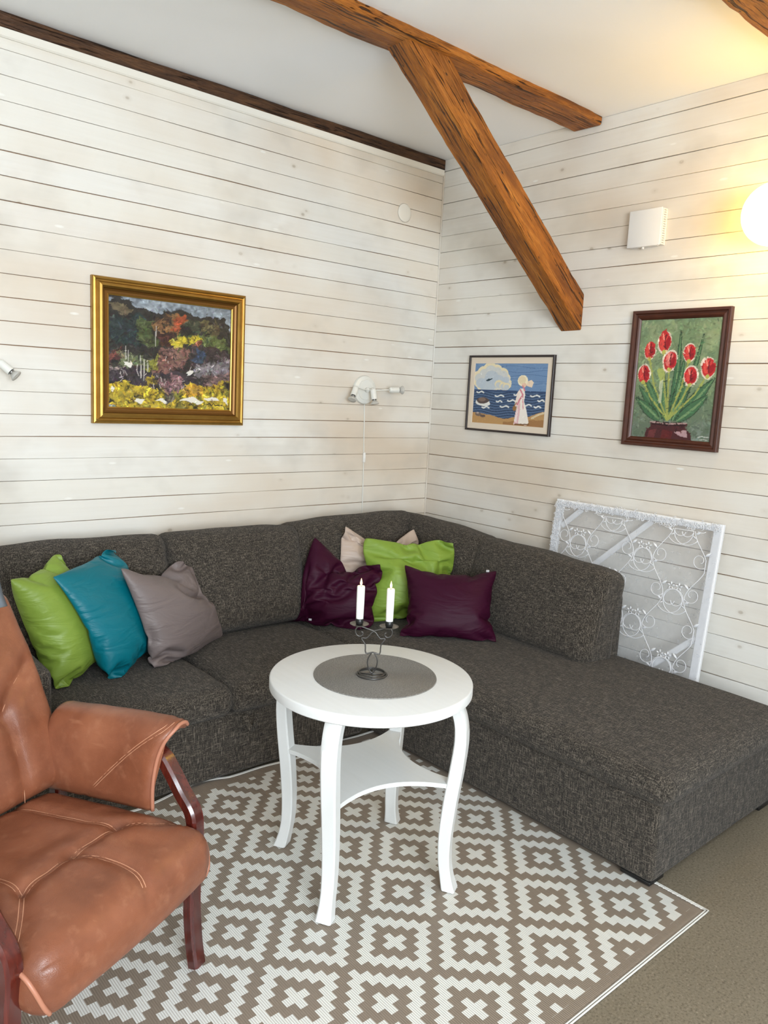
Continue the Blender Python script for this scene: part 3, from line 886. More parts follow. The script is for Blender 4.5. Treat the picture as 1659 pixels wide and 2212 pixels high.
# overcast stitches along the right end
st = []
for k in range(100):
    y = -2.555+k*.0165
    if y > -.93: break
    st.append(xf(bbox(-.006, .006, -.0028, .0028, .0034, .0062, .001, 1), Matrix.Translation((-1.132, y, 0))))
o = obj('edge_stitches', join(*st), M_RUG_EDGE, rg_); o['kind'] = 'stuff'

# ================================================================== leather armchair
ch = thing('leather_armchair', 'brown leather armchair with dark red wooden frame beside the rug', 'armchair', (-2.925, -1.713, 0), math.atan2(-.46, -.888)-R(2.0))
def seg_d(P, pl):
    """distance of 2-D points to a polyline"""
    d = np.full(len(P), 9.0)
    for a, b in zip(pl[:-1], pl[1:]):
        a = np.array(a); b = np.array(b); ab = b-a
        t = np.clip(((P-a)@ab)/(ab@ab), 0, 1); d = np.minimum(d, np.linalg.norm(P-a-t[:, None]*ab, axis=1))
    return d
SEAMS = []
for s in (-1, 1):
    SEAMS.append(spline([(s*.15, .075), (s*.140, .0), (s*.135, -.08), (s*.125, -.25)], 8))
    SEAMS.append(spline([(s*.15, .075), (s*.19, .118), (s*.25, .175), (s*.335, .235)], 8))
SEAMS.append(spline([(-.15, .075), (-.08, .072), (0, .067), (.08, .072), (.15, .075)], 8))
SEAMS.append(spline([(0, .067), (-.028, .14), (-.030, .22), (-.005, .30), (.02, .36)], 8))
hx, hy, hz = .286, .290, .075
def rpt(x, y, z, h=(hx, hy, hz), r_=.060):
    """a point of the rounded box before shaping"""
    p = np.array((x, y, z), float); h = np.array(h); inn = np.clip(p, -(h-r_), h-r_); d = p-inner_fix(inn, p); L = np.linalg.norm(d)
    return inn if L < 1e-9 else inn+d/L*r_
def inner_fix(inn, p): return inn
def seat_shape(P):
    P = P.copy(); u = P[:, 0]/hx; v = P[:, 1]/hy; t = np.clip(P[:, 2]/hz, 0, 1)
    xy = P[:, :2]*1.0
    pil = .016*(1-np.abs(u)**3)*(1-np.abs(v)**3)
    for sm in SEAMS:
        d = seg_d(xy, sm); pil = pil - .0075*np.exp(-(d/.014)**2) + .003*np.exp(-((d-.045)/.03)**2)
    P[:, 2] += t*pil + t*vnoise(P, 12, 3.3, .003)
    # gathers fanning out from the two front corners
    for sx in (-1, 1):
        dx, dy = P[:, 0]-sx*hx, P[:, 1]-hy*.88; rr = np.hypot(dx, dy); an = np.arctan2(dy, dx*sx)
        gth = .0028*np.sin(an*17)*np.exp(-((rr-.05)/.035)**2)
        P[:, 2] += gth*t; P[:, 1] += gth*.7
    P[:, 2] -= .040*np.clip(v-.55, 0, 1)**1.6*1.2           # waterfall front
    P[:, 2] -= .014*np.clip(np.abs(u)-.6, 0, 1)
    P[:, 0] *= (1.0+.04*v)                                  # wider at the front
    P[:, 1] += .022*np.clip(v, 0, 1)*(1-np.abs(u)**2.5)     # bowed front
    P[:, 2] += .012*v
    return P
SO = np.array((0, .013, .372))
sv, sf = soft_box(hx, hy, hz, .060, (46, 42, 3), seat_shape)
seat = obj('seat', (sv+SO, sf), M_LEATHER, ch, local=True)
for sm in SEAMS:
    for off in (-.0045, .0045):
        T = np.gradient(sm, axis=0); T /= np.linalg.norm(T, axis=1, keepdims=True); N2 = np.stack([-T[:, 1], T[:, 0]], 1)
        Q = sm+off*N2
        pts = []
        for q in Q:
            if abs(q[0]) < hx-.012 and abs(q[1]) < hy-.012:
                p = seat_shape(rpt(q[0], q[1], hz)[None])[0]; pts.append(p+SO+np.array((0, 0, -.0002)))
        if len(pts) > 3: obj('seam', tube(pts, .0012, 5), M_STITCH, seat, local=True)
for s in (-1, 1):      # side piping that runs forward and drops over the front corner
    pl = []
    for (xx, yy, zz) in ((hx, -.24, .050), (hx, -.10, .052), (hx, .08, .052), (hx, .17, .048), (hx, .235, .040), (hx, .268, .015), (hx-.01, .288, -.030), (hx-.02, .294, -.070)):
        pl.append(seat_shape(rpt(s*xx, yy, zz)[None])[0]+SO)
    obj('piping', tube(spline(pl, 6), .0055, 8), M_PIPING, seat, local=True)
# back
bx, by, bz = .330, .055, .30
BS = [spline([(-.15, -.30), (-.155, -.15), (-.148, -.06), (-.19, .0), (-.28, .06)], 8), spline([(.15, -.30), (.155, -.15), (.148, -.06), (.19, .0), (.28, .06)], 8),
      spline([(-.148, -.06), (0, -.05), (.148, -.06)], 8), spline([(0, -.05), (0.01, .1), (0, .29)], 8)]
def back_shape(P):
    P = P.copy(); fr = np.clip(P[:, 1]/by, 0, 1); u = P[:, 0]/bx; z_ = P[:, 2]/bz
    g = .026*(1-np.abs(u)**3)*(1-np.abs(z_)**4)
    for sm in BS:
        d = seg_d(P[:, [0, 2]], sm); g = g-.013*np.exp(-(d/.018)**2)+.004*np.exp(-((d-.05)/.03)**2)
    P[:, 1] += fr*g + vnoise(P, 11, 8.1, .003)
    P[:, 0] *= 1-.05*np.abs(z_)**2
    return P
bv, bf = soft_box(bx, by, bz, .042, (34, 3, 34), back_shape)
BM = Matrix.Translation((0, -.395, .700)) @ Matrix.Rotation(R(25.5), 4, 'X')
back = obj('backrest', xf((bv, bf), BM), M_LEATHER, ch, local=True)
for sm in BS:
    pts = []
    for q in sm:
        p = back_shape(np.array([(q[0], by, q[1])]))[0]; pts.append(BM @ Vector((p[0], p[1]-.0004, p[2])))
    obj('seam', tube([tuple(p) for p in pts], .0013, 5), M_STITCH, back, local=True)
for s in (-1, 1):
    pts = [BM @ Vector((s*(bx-.004)*(1-.05*abs(z_/bz)**2), .018, z_)) for z_ in np.linspace(-.27, .275, 12)]
    obj('piping', tube([tuple(p) for p in pts], .0055, 8), M_PIPING, back, local=True)
# head cushion
hv, hf = soft_box(.310, .055, .13, .05, (16, 3, 8), lambda P: P*np.array((1, 1, 1))+np.stack([0*P[:, 0], np.clip(P[:, 1]/.055, 0, 1)*.02*(1-(P[:, 0]/.285)**2), vnoise(P, 9, 2., .003)], 1))
HM = Matrix.Translation((0, -.555, 1.095)) @ Matrix.Rotation(R(14), 4, 'X')
head = obj('headrest', xf((hv, hf), HM), M_LEATHER, ch, local=True)
for s in (-1, 1):
    pts = [HM @ Vector((s*.306, .015, z_)) for z_ in np.linspace(-.11, .11, 8)]
    obj('piping', tube([tuple(p) for p in pts], .0055, 8), M_PIPING, head, local=True)
# arms: leather wing over a bent-wood side frame
for s in (-1, 1):
    prof_ = spline([(.268, .425), (.272, .49), (.279, .545), (.286, .590), (.298, .622), (.320, .640), (.350, .640), (.368, .624)], 6)
    T = np.gradient(prof_, axis=0); T /= np.linalg.norm(T, axis=1, keepdims=True); Nn = np.stack([-T[:, 1], T[:, 0]], 1)
    nvec = np.concatenate([Nn, -Nn[::-1]])
    Y0, Y1, thk = -.29, .105, .020
    def arm_row(y):
        e = max(0.0, min(1, (y-Y0)/.03, (Y1-y)/.03)); t_ = thk*(.35+.65*math.sqrt(max(0, 1-(1-e)**2)))
        k = np.linspace(0, 1, len(prof_)); tk = t_*np.sqrt(np.clip(np.minimum(k/.06, (1-k)/.06), .12, 1))
        lp_ = np.concatenate([prof_+Nn*tk[:, None], (prof_-Nn*tk[:, None]*.6)[::-1]])
        hgt = np.clip((lp_[:, 1]-.425)/.215, 0, 1); fy = (y-Y0)/(Y1-Y0)
        frontcut = (.006+.040*hgt**4)*np.clip((y+.05)/.155, 0, 1)
        nz = np.array([mnoise.noise((p[0]*14, y*14, p[1]*14+s)) for p in lp_])*.003
        dent = -.005*np.exp(-(np.abs(hgt*.215-.13-y)/.010)**2)
        lp_ = lp_+nvec*(nz+dent)[:, None]
        zz = lp_[:, 1]+.040*fy*hgt+.030*fy*(1-hgt)
        return np.stack([s*lp_[:, 0], y+frontcut, zz], 1)
    ny = 34; yv = np.linspace(Y0, Y1, ny); G = np.array([arm_row(y) for y in yv])
    m = G.shape[1]; V = G.reshape(-1, 3); F = []
    for i in range(ny-1):
        for k in range(m):
            q = (i*m+k, i*m+(k+1) % m, (i+1)*m+(k+1) % m, (i+1)*m+k); F.append(q if s < 0 else q[::-1])
    q = tuple(range(m)); F.append(q[::-1] if s < 0 else q); q = tuple((ny-1)*m+k for k in range(m)); F.append(q if s < 0 else q[::-1])
    arm = obj('arm_pad', (V, F), M_LEATHER, ch, local=True)
    half = len(prof_)
    obj('piping', tube(spline(G[-1][0:half:4], 4), .0055, 8), M_PIPING, arm, local=True)
    for off in (0.0, .010):
        pts = []
        for kk in range(1, half-10, 3):
            y0 = np.clip((prof_[kk][1]-.425)/.215, 0, 1)*.215-.13+off
            pts.append(arm_row(y0)[kk])
        obj('seam', tube(spline(pts, 4), .0011, 5), M_STITCH, arm, local=True)
    # bent front leg runs from under the arm down to the floor
    fl = spline([(s*.310, -.02, .590), (s*.310, .060, .610), (s*.308, .110, .598), (s*.306, .145, .560), (s*.304, .182, .510), (s*.302, .218, .465), (s*.300, .228, .410), (s*.303, .222, .320), (s*.302, .219, .20), (s*.301, .227, .09), (s*.300, .240, .012)], 6)
    wd = [(1.0, 1.0)]*len(fl)
    obj('front_leg', sweep(fl, rectp(.036, .046, .007), up=(s*1.0, 0, 0)), M_MAHOG, ch, local=True, sharp=35)
    rl = spline([(s*.310, -.02, .590), (s*.308, -.16, .570), (s*.304, -.25, .52), (s*.300, -.27, .42), (s*.308, -.27, .25), (s*.302, -.33, .08), (s*.300, -.36, .016)], 6)
    obj('rear_leg', sweep(rl, rectp(.036, .046, .007), up=(s*1.0, 0, 0)), M_MAHOG, ch, local=True, sharp=35)
    obj('side_rail', bbox(s*.308-.014, s*.308+.014, -.27, .222, .262, .302, .004), M_MAHOG, ch, local=True)
    obj('glide', lathe([(0, 0), (.010, 0), (.010, .006), (0, .006)], 14, (s*.300, .240, .0040)), M_PLASTIC, ch, local=True)
for y in (.150, -.22):
    obj('cross_rail', bbox(-.308, .308, y-.015, y+.015, .245, .295, .004), M_MAHOG, ch, local=True)
obj('back_support', sweep([(0, -.28, .29), (0, -.45, .62), (0, -.545, .93)], rectp(.30, .022, .004), up=(1, 0, 0)), M_MAHOG, ch, local=True)

# blue-grey throw hung over the head cushion
def throw():
    V = []; F = []; nu, nv = 24, 30
    prof_ = spline([(.118, -.17), (.108, -.09), (.098, .03), (.086, .115), (.046, .150), (0, .156), (-.05, .150), (-.078, .11), (-.080, -.03), (-.084, -.10)], 4)
    for i in range(nu+1):
        x = -.238+.476*i/nu
        for k, (y, z_) in enumerate(prof_):
            w_ = .004*math.sin(i*1.1+k*.25)+.003*mnoise.noise((x*20, k*.3, 1.))
            for dd in ():
                pass
            V.append(tuple(HM @ Vector((x+.004*math.sin(k*.5), y+w_+(.012*(1-(x/.285)**2) if y > 0 else 0), z_+w_*.3))))
    m = len(prof_)
    for i in range(nu):
        for k in range(m-1): F.append((i*m+k, i*m+k+1, (i+1)*m+k+1, (i+1)*m+k))
    return V, F
W_ = wmat(ch)
tv, tf = throw()
tw = obj('throw_blanket', xf((tv, tf), W_), M_THROW)
sm_ = tw.modifiers.new('thick', 'SOLIDIFY'); sm_.thickness = .006; sm_.offset = 1
tag(tw, 'blue-grey throw hung over the head of the leather armchair', 'throw')

# ================================================================== lace-covered frame leaning on the right wall
scr = thing('lace_screen', 'white wooden frame with embroidered lace leaning behind the chaise', 'screen', (-.165, -1.52, 0))
SB = np.array((-.172, -1.062, 0.003)); SU = np.array((0, -1.0, 0)); SV = np.array((.135, 0, 1.105)); SH = np.linalg.norm(SV); SV = SV/SH
SN = np.cross(SV, SU); SN = SN if SN[0] < 0 else -SN
SW = .922
def sp(u, v, o=0.0): return SB+SU*u+SV*v+SN*o
def sbar(u0, v0, u1, v1, wd, th=.020, o=0.0):
    return sweep([sp(u0, v0, o), sp(u1, v1, o)], rectp(wd, th, .003), up=SN)
for nm, a in (('post', (.022, 0, .022, SH)), ('post', (SW-.022, 0, SW-.022, SH))): obj(nm, sbar(*a, .044), M_SCREEN, scr, sharp=35)
obj('top_rail', sbar(.044, SH-.018, SW-.044, SH-.018, .036), M_SCREEN, scr, sharp=35)
obj('bottom_rail', sbar(.044, .02, SW-.044, .02, .04), M_SCREEN, scr, sharp=35)
for (u0, v0, u1, v1) in ((.565, SH-.036, .05, SH-.53), (SW-.046, .575, .42, .14), (.16, SH-.036, .05, SH-.14)):
    obj('diagonal_slat', sbar(u0, v0, u1, v1, .030, .010, -.003), M_SCREEN, scr, sharp=35)
# voile
V = []; F = []; nu, nv = 40, 44
for i in range(nu+1):
    for k in range(nv+1):
        u, v = .006+(SW-.012)*i/nu, .01+(SH-.02)*k/nv
        V.append(sp(u, v, .0135+.0015*mnoise.noise((u*9, v*9, 2.))))
for i in range(nu):
    for k in range(nv): F.append((i*(nv+1)+k, (i+1)*(nv+1)+k, (i+1)*(nv+1)+k+1, i*(nv+1)+k+1))
obj('voile', (V, F), M_SHEER, scr)
# embroidered vines: loops, curls and leaves
vin = []
def curl(c, r0, a0, turns, sgn, k=26):
    t = np.linspace(0, 1, k); rr = r0*(1-.72*t); an = a0+sgn*turns*2*PI*t
    return [(c[0]+r_*math.cos(a), c[1]+r_*math.sin(a)) for r_, a in zip(rr, an)]
def stitch(pts, r_=.0028):
    pts = [p for p in pts if .05 < p[0] < SW-.05 and .05 < p[1] < SH-.045]
    if len(pts) > 3: vin.append(sweep([sp(u, v, .0155) for u, v in pts], circ(r_, 5)))
def leaf(c, a, L=.030, wd=.010):
    if not (.06 < c[0] < SW-.06 and .06 < c[1] < SH-.06): return
    P = [sp(*c, .0155)]; k = 7; d = np.array((math.cos(a), math.sin(a))); n_ = np.array((-d[1], d[0])); l_, r2 = [], []
    for t in np.linspace(.12, .88, 5):
        w_ = wd*math.sin(PI*t)*.5; q = np.array(c)+d*L*t
        l_.append(sp(*(q+n_*w_), .0150)); r2.append(sp(*(q-n_*w_), .0150))
    P = P+l_+[sp(*(np.array(c)+d*L), .0155)]+r2[::-1]
    P2 = [p+SN*.0016 for p in P]; n0 = len(P)
    vin.append((np.array(P+P2), [tuple(range(n0, 2*n0)), tuple(range(n0))[::-1]]+[(i, (i+1) % n0, n0+(i+1) % n0, n0+i) for i in range(n0)]))
rr_ = random.Random(5)
for colm in range(5):
    u0 = .085+colm*.188; per = .33; ph = 0.0 if colm % 2 else PI
    stem = lambda v: u0+.040*math.sin(2*PI*v/per+ph)
    stitch([(stem(v), v) for v in np.linspace(.03, SH-.03, 110)], .0019)
    k = 0; v = .03
    while v < SH:
        sgn = 1 if (k % 2 == 0) == (ph == 0.0) else -1
        # big scroll that springs from the stem on its hollow side
        b0 = np.array((stem(v), v)); c = b0+np.array((sgn*.062, .040)); a0 = math.atan2(b0[1]-c[1], b0[0]-c[0])
        stitch(curl(c, np.linalg.norm(b0-c), a0, 1.35, sgn, 40), .0020)
        # counter scroll, smaller
        b1 = np.array((stem(v+.055), v+.055)); c1 = b1+np.array((-sgn*.034, .022)); a1 = math.atan2(b1[1]-c1[1], b1[0]-c1[0])
        stitch(curl(c1, np.linalg.norm(b1-c1), a1, 1.1, -sgn, 24), .0017)
        # leaves and blossom
        leaf((stem(v+.10), v+.10), PI/2-sgn*.9, .034, .013); leaf((stem(v+.03), v+.03), PI/2+sgn*1.1, .028, .011)
        bc = c+np.array((sgn*.030, .062))
        for q in range(5): leaf((bc[0]+.004*math.cos(q*1.257), bc[1]+.004*math.sin(q*1.257)), q*1.257+.4, .017, .009)
        leaf((c[0]+sgn*.055, c[1]-.020), -sgn*.5+(PI if sgn < 0 else 0), .022, .008)
        v += per/2; k += 1
e = obj('embroidery', join(*vin), M_EMBROID, scr); e['kind'] = 'stuff'
# lace edging over the left post and the top rail
ed = []
for (u0, v0, u1, v1, wd, n_) in ((.030, .45, .030, SH-.01, .056, 44), (.02, SH-.020, SW-.02, SH-.020, .040, 56)):
    for k in range(n_):
        for rep in range(3):
            t = (k+rr_.random())/n_; u = u0+(u1-u0)*t; v = v0+(v1-v0)*t
            du, dv = (rr_.uniform(-.5, .5)*wd, 0) if u0 == u1 else (0, rr_.uniform(-.5, .5)*wd)
            c = curl((u+du, v+dv), rr_.uniform(.006, .012), rr_.uniform(0, 6), .9, 1, 9)
            ed.append(sweep([sp(a, b, .0145) for a, b in c], circ(.0016, 4)))
e = obj('lace_edging', join(*ed), M_EMBROID, scr); e['kind'] = 'stuff'

# ================================================================== pictures
class Paint:
    """small software painter: colours a grid that becomes the canvas mesh's vertex colours"""
    def __init__(s, w_, h_, seed):
        s.w, s.h = w_, h_; s.c = np.zeros((h_, w_, 3)); s.y, s.x = np.mgrid[0:h_, 0:w_]; s.y = (s.y+.5)/h_; s.x = (s.x+.5)/w_
        s.r = np.random.default_rng(seed)
    def col(s, rgb): return np.array(rgb)/255.0
    def noise(s, fx, fy, oct_=3):
        out = np.zeros((s.h, s.w)); amp = 1.0; tot = 0
        for o_ in range(oct_):
            nx, ny = int(fx*2**o_)+2, int(fy*2**o_)+2; g = s.r.random((ny+1, nx+1))
            px, py = s.x*(nx-1), s.y*(ny-1); ix, iy = px.astype(int), py.astype(int); tx, ty = px-ix, py-iy
            tx = tx*tx*(3-2*tx); ty = ty*ty*(3-2*ty)
            out += amp*((g[iy, ix]*(1-tx)+g[iy, ix+1]*tx)*(1-ty)+(g[iy+1, ix]*(1-tx)+g[iy+1, ix+1]*tx)*ty); tot += amp; amp *= .55
        return out/tot
    def put(s, mask, rgb, a=1.0):
        m = (mask*a)[..., None] if mask.dtype != bool else (mask.astype(float)*a)[..., None]
        s.c = s.c*(1-m)+s.col(rgb)*m
    def poly(s, pts, rgb, a=1.0, wob=0.0):
        pts = np.array(pts, float); x, y = s.x, s.y
        if wob: x = x+wob*(s.noise(14, 14, 2)-.5); y = y+wob*(s.noise(14, 14, 2)-.5)
        ins = np.zeros_like(x, bool); n = len(pts); j = n-1
        for i in range(n):
            xi, yi = pts[i]; xj, yj = pts[j]
            if yi != yj: ins ^= ((yi > y) != (yj > y)) & (x < (xj-xi)*(y-yi)/(yj-yi)+xi)
            j = i
        s.put(ins, rgb, a); return ins
    def ell(s, cx, cy, rx, ry, rgb, a=1.0, rot=0.0, wob=0.0):
        dx, dy = s.x-cx, s.y-cy
        if rot: dx, dy = dx*math.cos(rot)+dy*math.sin(rot), -dx*math.sin(rot)+dy*math.cos(rot)
        d = (dx/rx)**2+(dy/ry)**2
        if wob: d = d*(1+wob*(s.noise(9, 9, 2)-.5)*2)
        s.put(d < 1, rgb, a); return d < 1
    def line(s, pts, wd, rgb, a=1.0, taper=False):
        pts = np.array(pts, float); P = np.stack([s.x.ravel(), s.y.ravel()], 1); asp = s.h/s.w
        best = np.full(len(P), 9.0)
        for i in range(len(pts)-1):
            p, q = pts[i]*[1, asp], pts[i+1]*[1, asp]; d = q-p; PP = P*[1, asp]
            t = np.clip(((PP-p)@d)/max(d@d, 1e-9), 0, 1); dist = np.linalg.norm(PP-p-t[:, None]*d, axis=1)
            k = (i+t)/(len(pts)-1); best = np.minimum(best, dist/(wd*(1-.85*k) if taper else wd))
        s.put((best < 1).reshape(s.h, s.w), rgb, a)
    def strokes(s, n, L, wd, jit, region=None, ang=None, dens=1.0):
        src = s.c.copy()
        for _ in range(n):
            cx, cy = s.r.integers(0, s.w), s.r.integers(0, s.h)
            if region is not None and not region[cy, cx]: continue
            a = s.r.uniform(0, PI) if ang is None else s.r.normal(ang, .5)
            l_ = L*s.r.uniform(.5, 1.3); col_ = np.clip(src[cy, cx]*(1+s.r.normal(0, jit))+s.r.normal(0, jit*.10, 3), 0, 1)
            r2 = int(l_)+3; y0, y1, x0, x1 = max(0, cy-r2), min(s.h, cy+r2), max(0, cx-r2), min(s.w, cx+r2)
            yy, xx = np.mgrid[y0:y1, x0:x1]; dx, dy = xx-cx, yy-cy
            t = dx*math.cos(a)+dy*math.sin(a); o_ = -dx*math.sin(a)+dy*math.cos(a)
            m = (np.abs(t) < l_)&(np.abs(o_) < wd*s.r.uniform(.5, 1.2)*(1-(t/l_)**2*.6))
            s.c[y0:y1, x0:x1][m] = s.c[y0:y1, x0:x1][m]*(1-.85*dens)+col_*.85*dens
    def mesh(s, name, w_, h_, place, mat, parent, relief=0.0):
        V = []; F = []
        lum = s.c.mean(-1)
        for i in range(s.h):
            for j in range(s.w): V.append(place(w_*(j/(s.w-1)-.5), h_*(.5-i/(s.h-1)), relief*lum[i, j]))
        for i in range(s.h-1):
            for j in range(s.w-1):
                a = i*s.w+j; F.append((a+s.w, a+s.w+1, a+1, a))
        o = obj(name, (V, F), mat, parent, smooth=True)
        c = np.clip(s.c, 0, 1).reshape(-1, 3); lin = np.where(c <= .04045, c/12.92, ((c+.055)/1.055)**2.4)
        at = o.data.color_attributes.new('paint', 'FLOAT_COLOR', 'POINT')
        at.data.foreach_set('color', np.concatenate([lin, np.ones((len(lin), 1))], 1).ravel().astype(np.float32)); return o

def landscape():
    p = Paint(210, 196, 3); n1 = p.noise(5, 4); n2 = p.noise(12, 10); n3 = p.noise(28, 28, 2)
    p.c[:] = p.col((126, 136, 146)); p.put(np.clip((n1-.45)*3, 0, 1), (168, 176, 184)); p.put(np.clip((n2-.6)*4, 0, 1), (88, 92, 100))
    land = [(0, 0), (.10, .01), (.16, .05), (.22, .115), (.27, .10), (.33, .135), (.40, .14), (.47, .12), (.57, .085), (.63, .10), (.68, .14), (.76, .135), (.84, .13), (.91, .15), (1, .20), (1, 1), (0, 1)]
    p.poly(land, (46, 44, 42), 1, .02)
    p.poly([(.0, .08), (.12, .07), (.2, .13), (.14, .17), (.04, .15)], (112, 100, 76), .8, .05)
    p.poly([(.04, .18), (.20, .17), (.30, .22), (.32, .40), (.16, .46), (.02, .40)], (36, 50, 52), .9, .06)
    p.poly([(.22, .2), (.36, .19), (.38, .40), (.30, .44), (.24, .34)], (74, 84, 48), .8, .06)
    p.poly([(.34, .16), (.52, .15), (.60, .14), (.62, .2), (.56, .26), (.42, .29), (.36, .25)], (128, 92, 60), .9, .05)
    p.poly([(.53, .15), (.62, .15), (.60, .22), (.54, .27), (.50, .24)], (146, 66, 40), .85, .03)
    p.poly([(.62, .2), (.72, .17), (.82, .2), (.86, .28), (.66, .29)], (58, 64, 50), .9, .05)
    p.poly([(.70, .20), (.85, .18), (.93, .25), (.84, .31), (.74, .28)], (104, 94, 62), .8, .06)
    p.poly([(.40, .30), (.52, .27), (.52, .36), (.42, .42), (.38, .40)], (66, 38, 34), .9, .05)
    p.poly([(.46, .34), (.56, .29), (.72, .30), (.86, .31), (.98, .36), (.98, .42), (.80, .40), (.66, .41), (.48, .41)], (92, 104, 58), .9, .04)
    p.poly([(.45, .35), (.55, .30), (.68, .31), (.74, .34), (.66, .40), (.52, .42), (.46, .39)], (184, 166, 50), .95, .04)
    p.poly([(.66, .37), (.76, .35), (.74, .40), (.66, .42)], (158, 84, 60), .9, .03)
    p.poly([(.64, .41), (.78, .38), (.92, .43), (1, .46), (1, .58), (.80, .62), (.62, .62)], (64, 54, 56), 1, .04)
    p.poly([(.68, .43), (.76, .42), (.80, .47), (.75, .56), (.66, .56)], (52, 68, 92), .9, .05)
    p.poly([(.64, .60), (.78, .56), (.92, .48), (1, .45), (1, .60), (.84, .66), (.70, .68)], (134, 128, 134), .85, .06)
    p.poly([(.74, .64), (.88, .60), (1, .60), (1, .75), (.84, .76), (.74, .72)], (110, 88, 88), .9, .06)
    p.poly([(.40, .46), (.48, .42), (.57, .42), (.63, .49), (.62, .60), (.56, .68), (.36, .68), (.36, .58)], (118, 84, 78), 1, .04)
    p.poly([(.46, .45), (.55, .44), (.60, .52), (.55, .62), (.46, .6)], (138, 104, 92), .7, .06)
    p.poly([(.30, .56), (.40, .48), (.40, .54), (.36, .62), (.30, .64)], (150, 150, 60), .9, .05)
    p.poly([(0, .52), (.10, .50), (.12, .58), (.02, .63)], (126, 70, 60), .8, .05)
    p.poly([(.10, .54), (.30, .52), (.34, .60), (.24, .66), (.10, .63)], (112, 120, 86), .8, .06)
    p.poly([(0, .66), (.30, .64), (.66, .68), (.80, .74), (.60, .80), (.3, .79), (0, .76)], (58, 50, 56), .95, .05)
    p.poly([(.36, .70), (.58, .69), (.66, .74), (.58, .82), (.46, .84), (.40, .78)], (136, 100, 104), .9, .06)
    p.poly([(.0, .64), (.10, .63), (.14, .67), (.04, .70)], (160, 140, 140), .8, .04)
    p.poly([(.28, .70), (.35, .69), (.38, .76), (.30, .80)], (172, 150, 52), .9, .05)
    p.poly([(0, .78), (.12, .76), (.30, .79), (.42, .85), (.60, .82), (.66, .78), (.80, .75), (1, .72), (1, 1), (0, 1)], (176, 152, 46), 1, .05)
    g = p.noise(16, 12); p.put(np.clip((g-.55)*5, 0, 1)*(p.y > .80), (120, 112, 52), .9); p.put(np.clip((.42-g)*5, 0, 1)*(p.y > .80), (208, 186, 58), .9)
    p.poly([(.62, .80), (.72, .76), (.78, .82), (.70, .89), (.60, .88)], (190, 140, 48), .8, .05)
    p.poly([(.42, .84), (.50, .80), (.54, .88), (.46, .92)], (96, 92, 96), .8, .05)
    p.put(np.clip((n3-.62)*5, 0, 1)*(p.y > .15), (30, 28, 30), .55); p.put(np.clip((.34-n3)*5, 0, 1)*(p.y > .2), (170, 160, 150), .30)
    # brush drag: bend the patches, then break them with darker and lighter touches
    for fx, am in ((7, .05), (18, .03), (40, .016)):
        dx, dy = (p.noise(fx, fx, 2)-.5)*am*2, (p.noise(fx, fx, 2)-.5)*am*2
        ix = np.clip(((p.x+dx)*p.w).astype(int), 0, p.w-1); iy = np.clip(((p.y+dy)*p.h).astype(int), 0, p.h-1); p.c = p.c[iy, ix]
    rd = np.abs(p.noise(11, 11, 3)-.5); p.put(np.clip((.035-rd)*30, 0, 1)*(p.y > .14), (28, 26, 28), .75)
    tn = p.noise(34, 34, 2); p.c = np.clip(p.c*(0.72+.56*tn[..., None]), 0, 1)
    p.strokes(1500, 4.5, 1.1, .24, p.y > .16, None); p.strokes(250, 8, 1.6, .06, p.y < .16, 0.2)
    p.strokes(700, 5, 1.1, .25, p.y > .72, 1.2)
    for q in ([(.19, .93), (.24, .90), (.29, .90), (.26, .945)], [(.34, .93), (.40, .90), (.46, .93), (.42, .95)], [(.55, .92), (.62, .885), (.70, .885), (.76, .905), (.70, .94), (.64, .925)], [(.79, .87), (.86, .865), (.90, .90), (.82, .91)], [(.91, .87), (.96, .89), (.98, .94), (.93, .92)], [(.03, .80), (.06, .82), (.05, .87), (.02, .85)], [(.62, .66), (.66, .62), (.69, .64), (.65, .69)], [(.10, .60), (.17, .615), (.16, .645), (.11, .63)]):
        p.poly(q, (226, 222, 214), .95, .07)
    for (x, y0, y1) in ((.245, .52, .72), (.275, .55, .74), (.225, .60, .70), (.135, .44, .56), (.155, .48, .58), (.30, .56, .66), (.37, .24, .42)):
        p.line([(x, y0), (x+p.r.uniform(-.012, .012), (y0+y1)/2), (x+p.r.uniform(-.01, .01), y1)], .0035, (196, 190, 184), .85)
    for k in range(26):
        x, y = p.r.uniform(.08, .7), p.r.uniform(.55, .82); p.line([(x, y), (x+p.r.uniform(-.02, .02), y+p.r.uniform(-.05, .0))], .0025, (206, 196, 190), .8)
    p.strokes(420, 3, .9, .22)
    p.line([(.80, .945), (.82, .93), (.83, .955), (.85, .935), (.87, .95), (.93, .945)], .004, (36, 32, 30)); return p
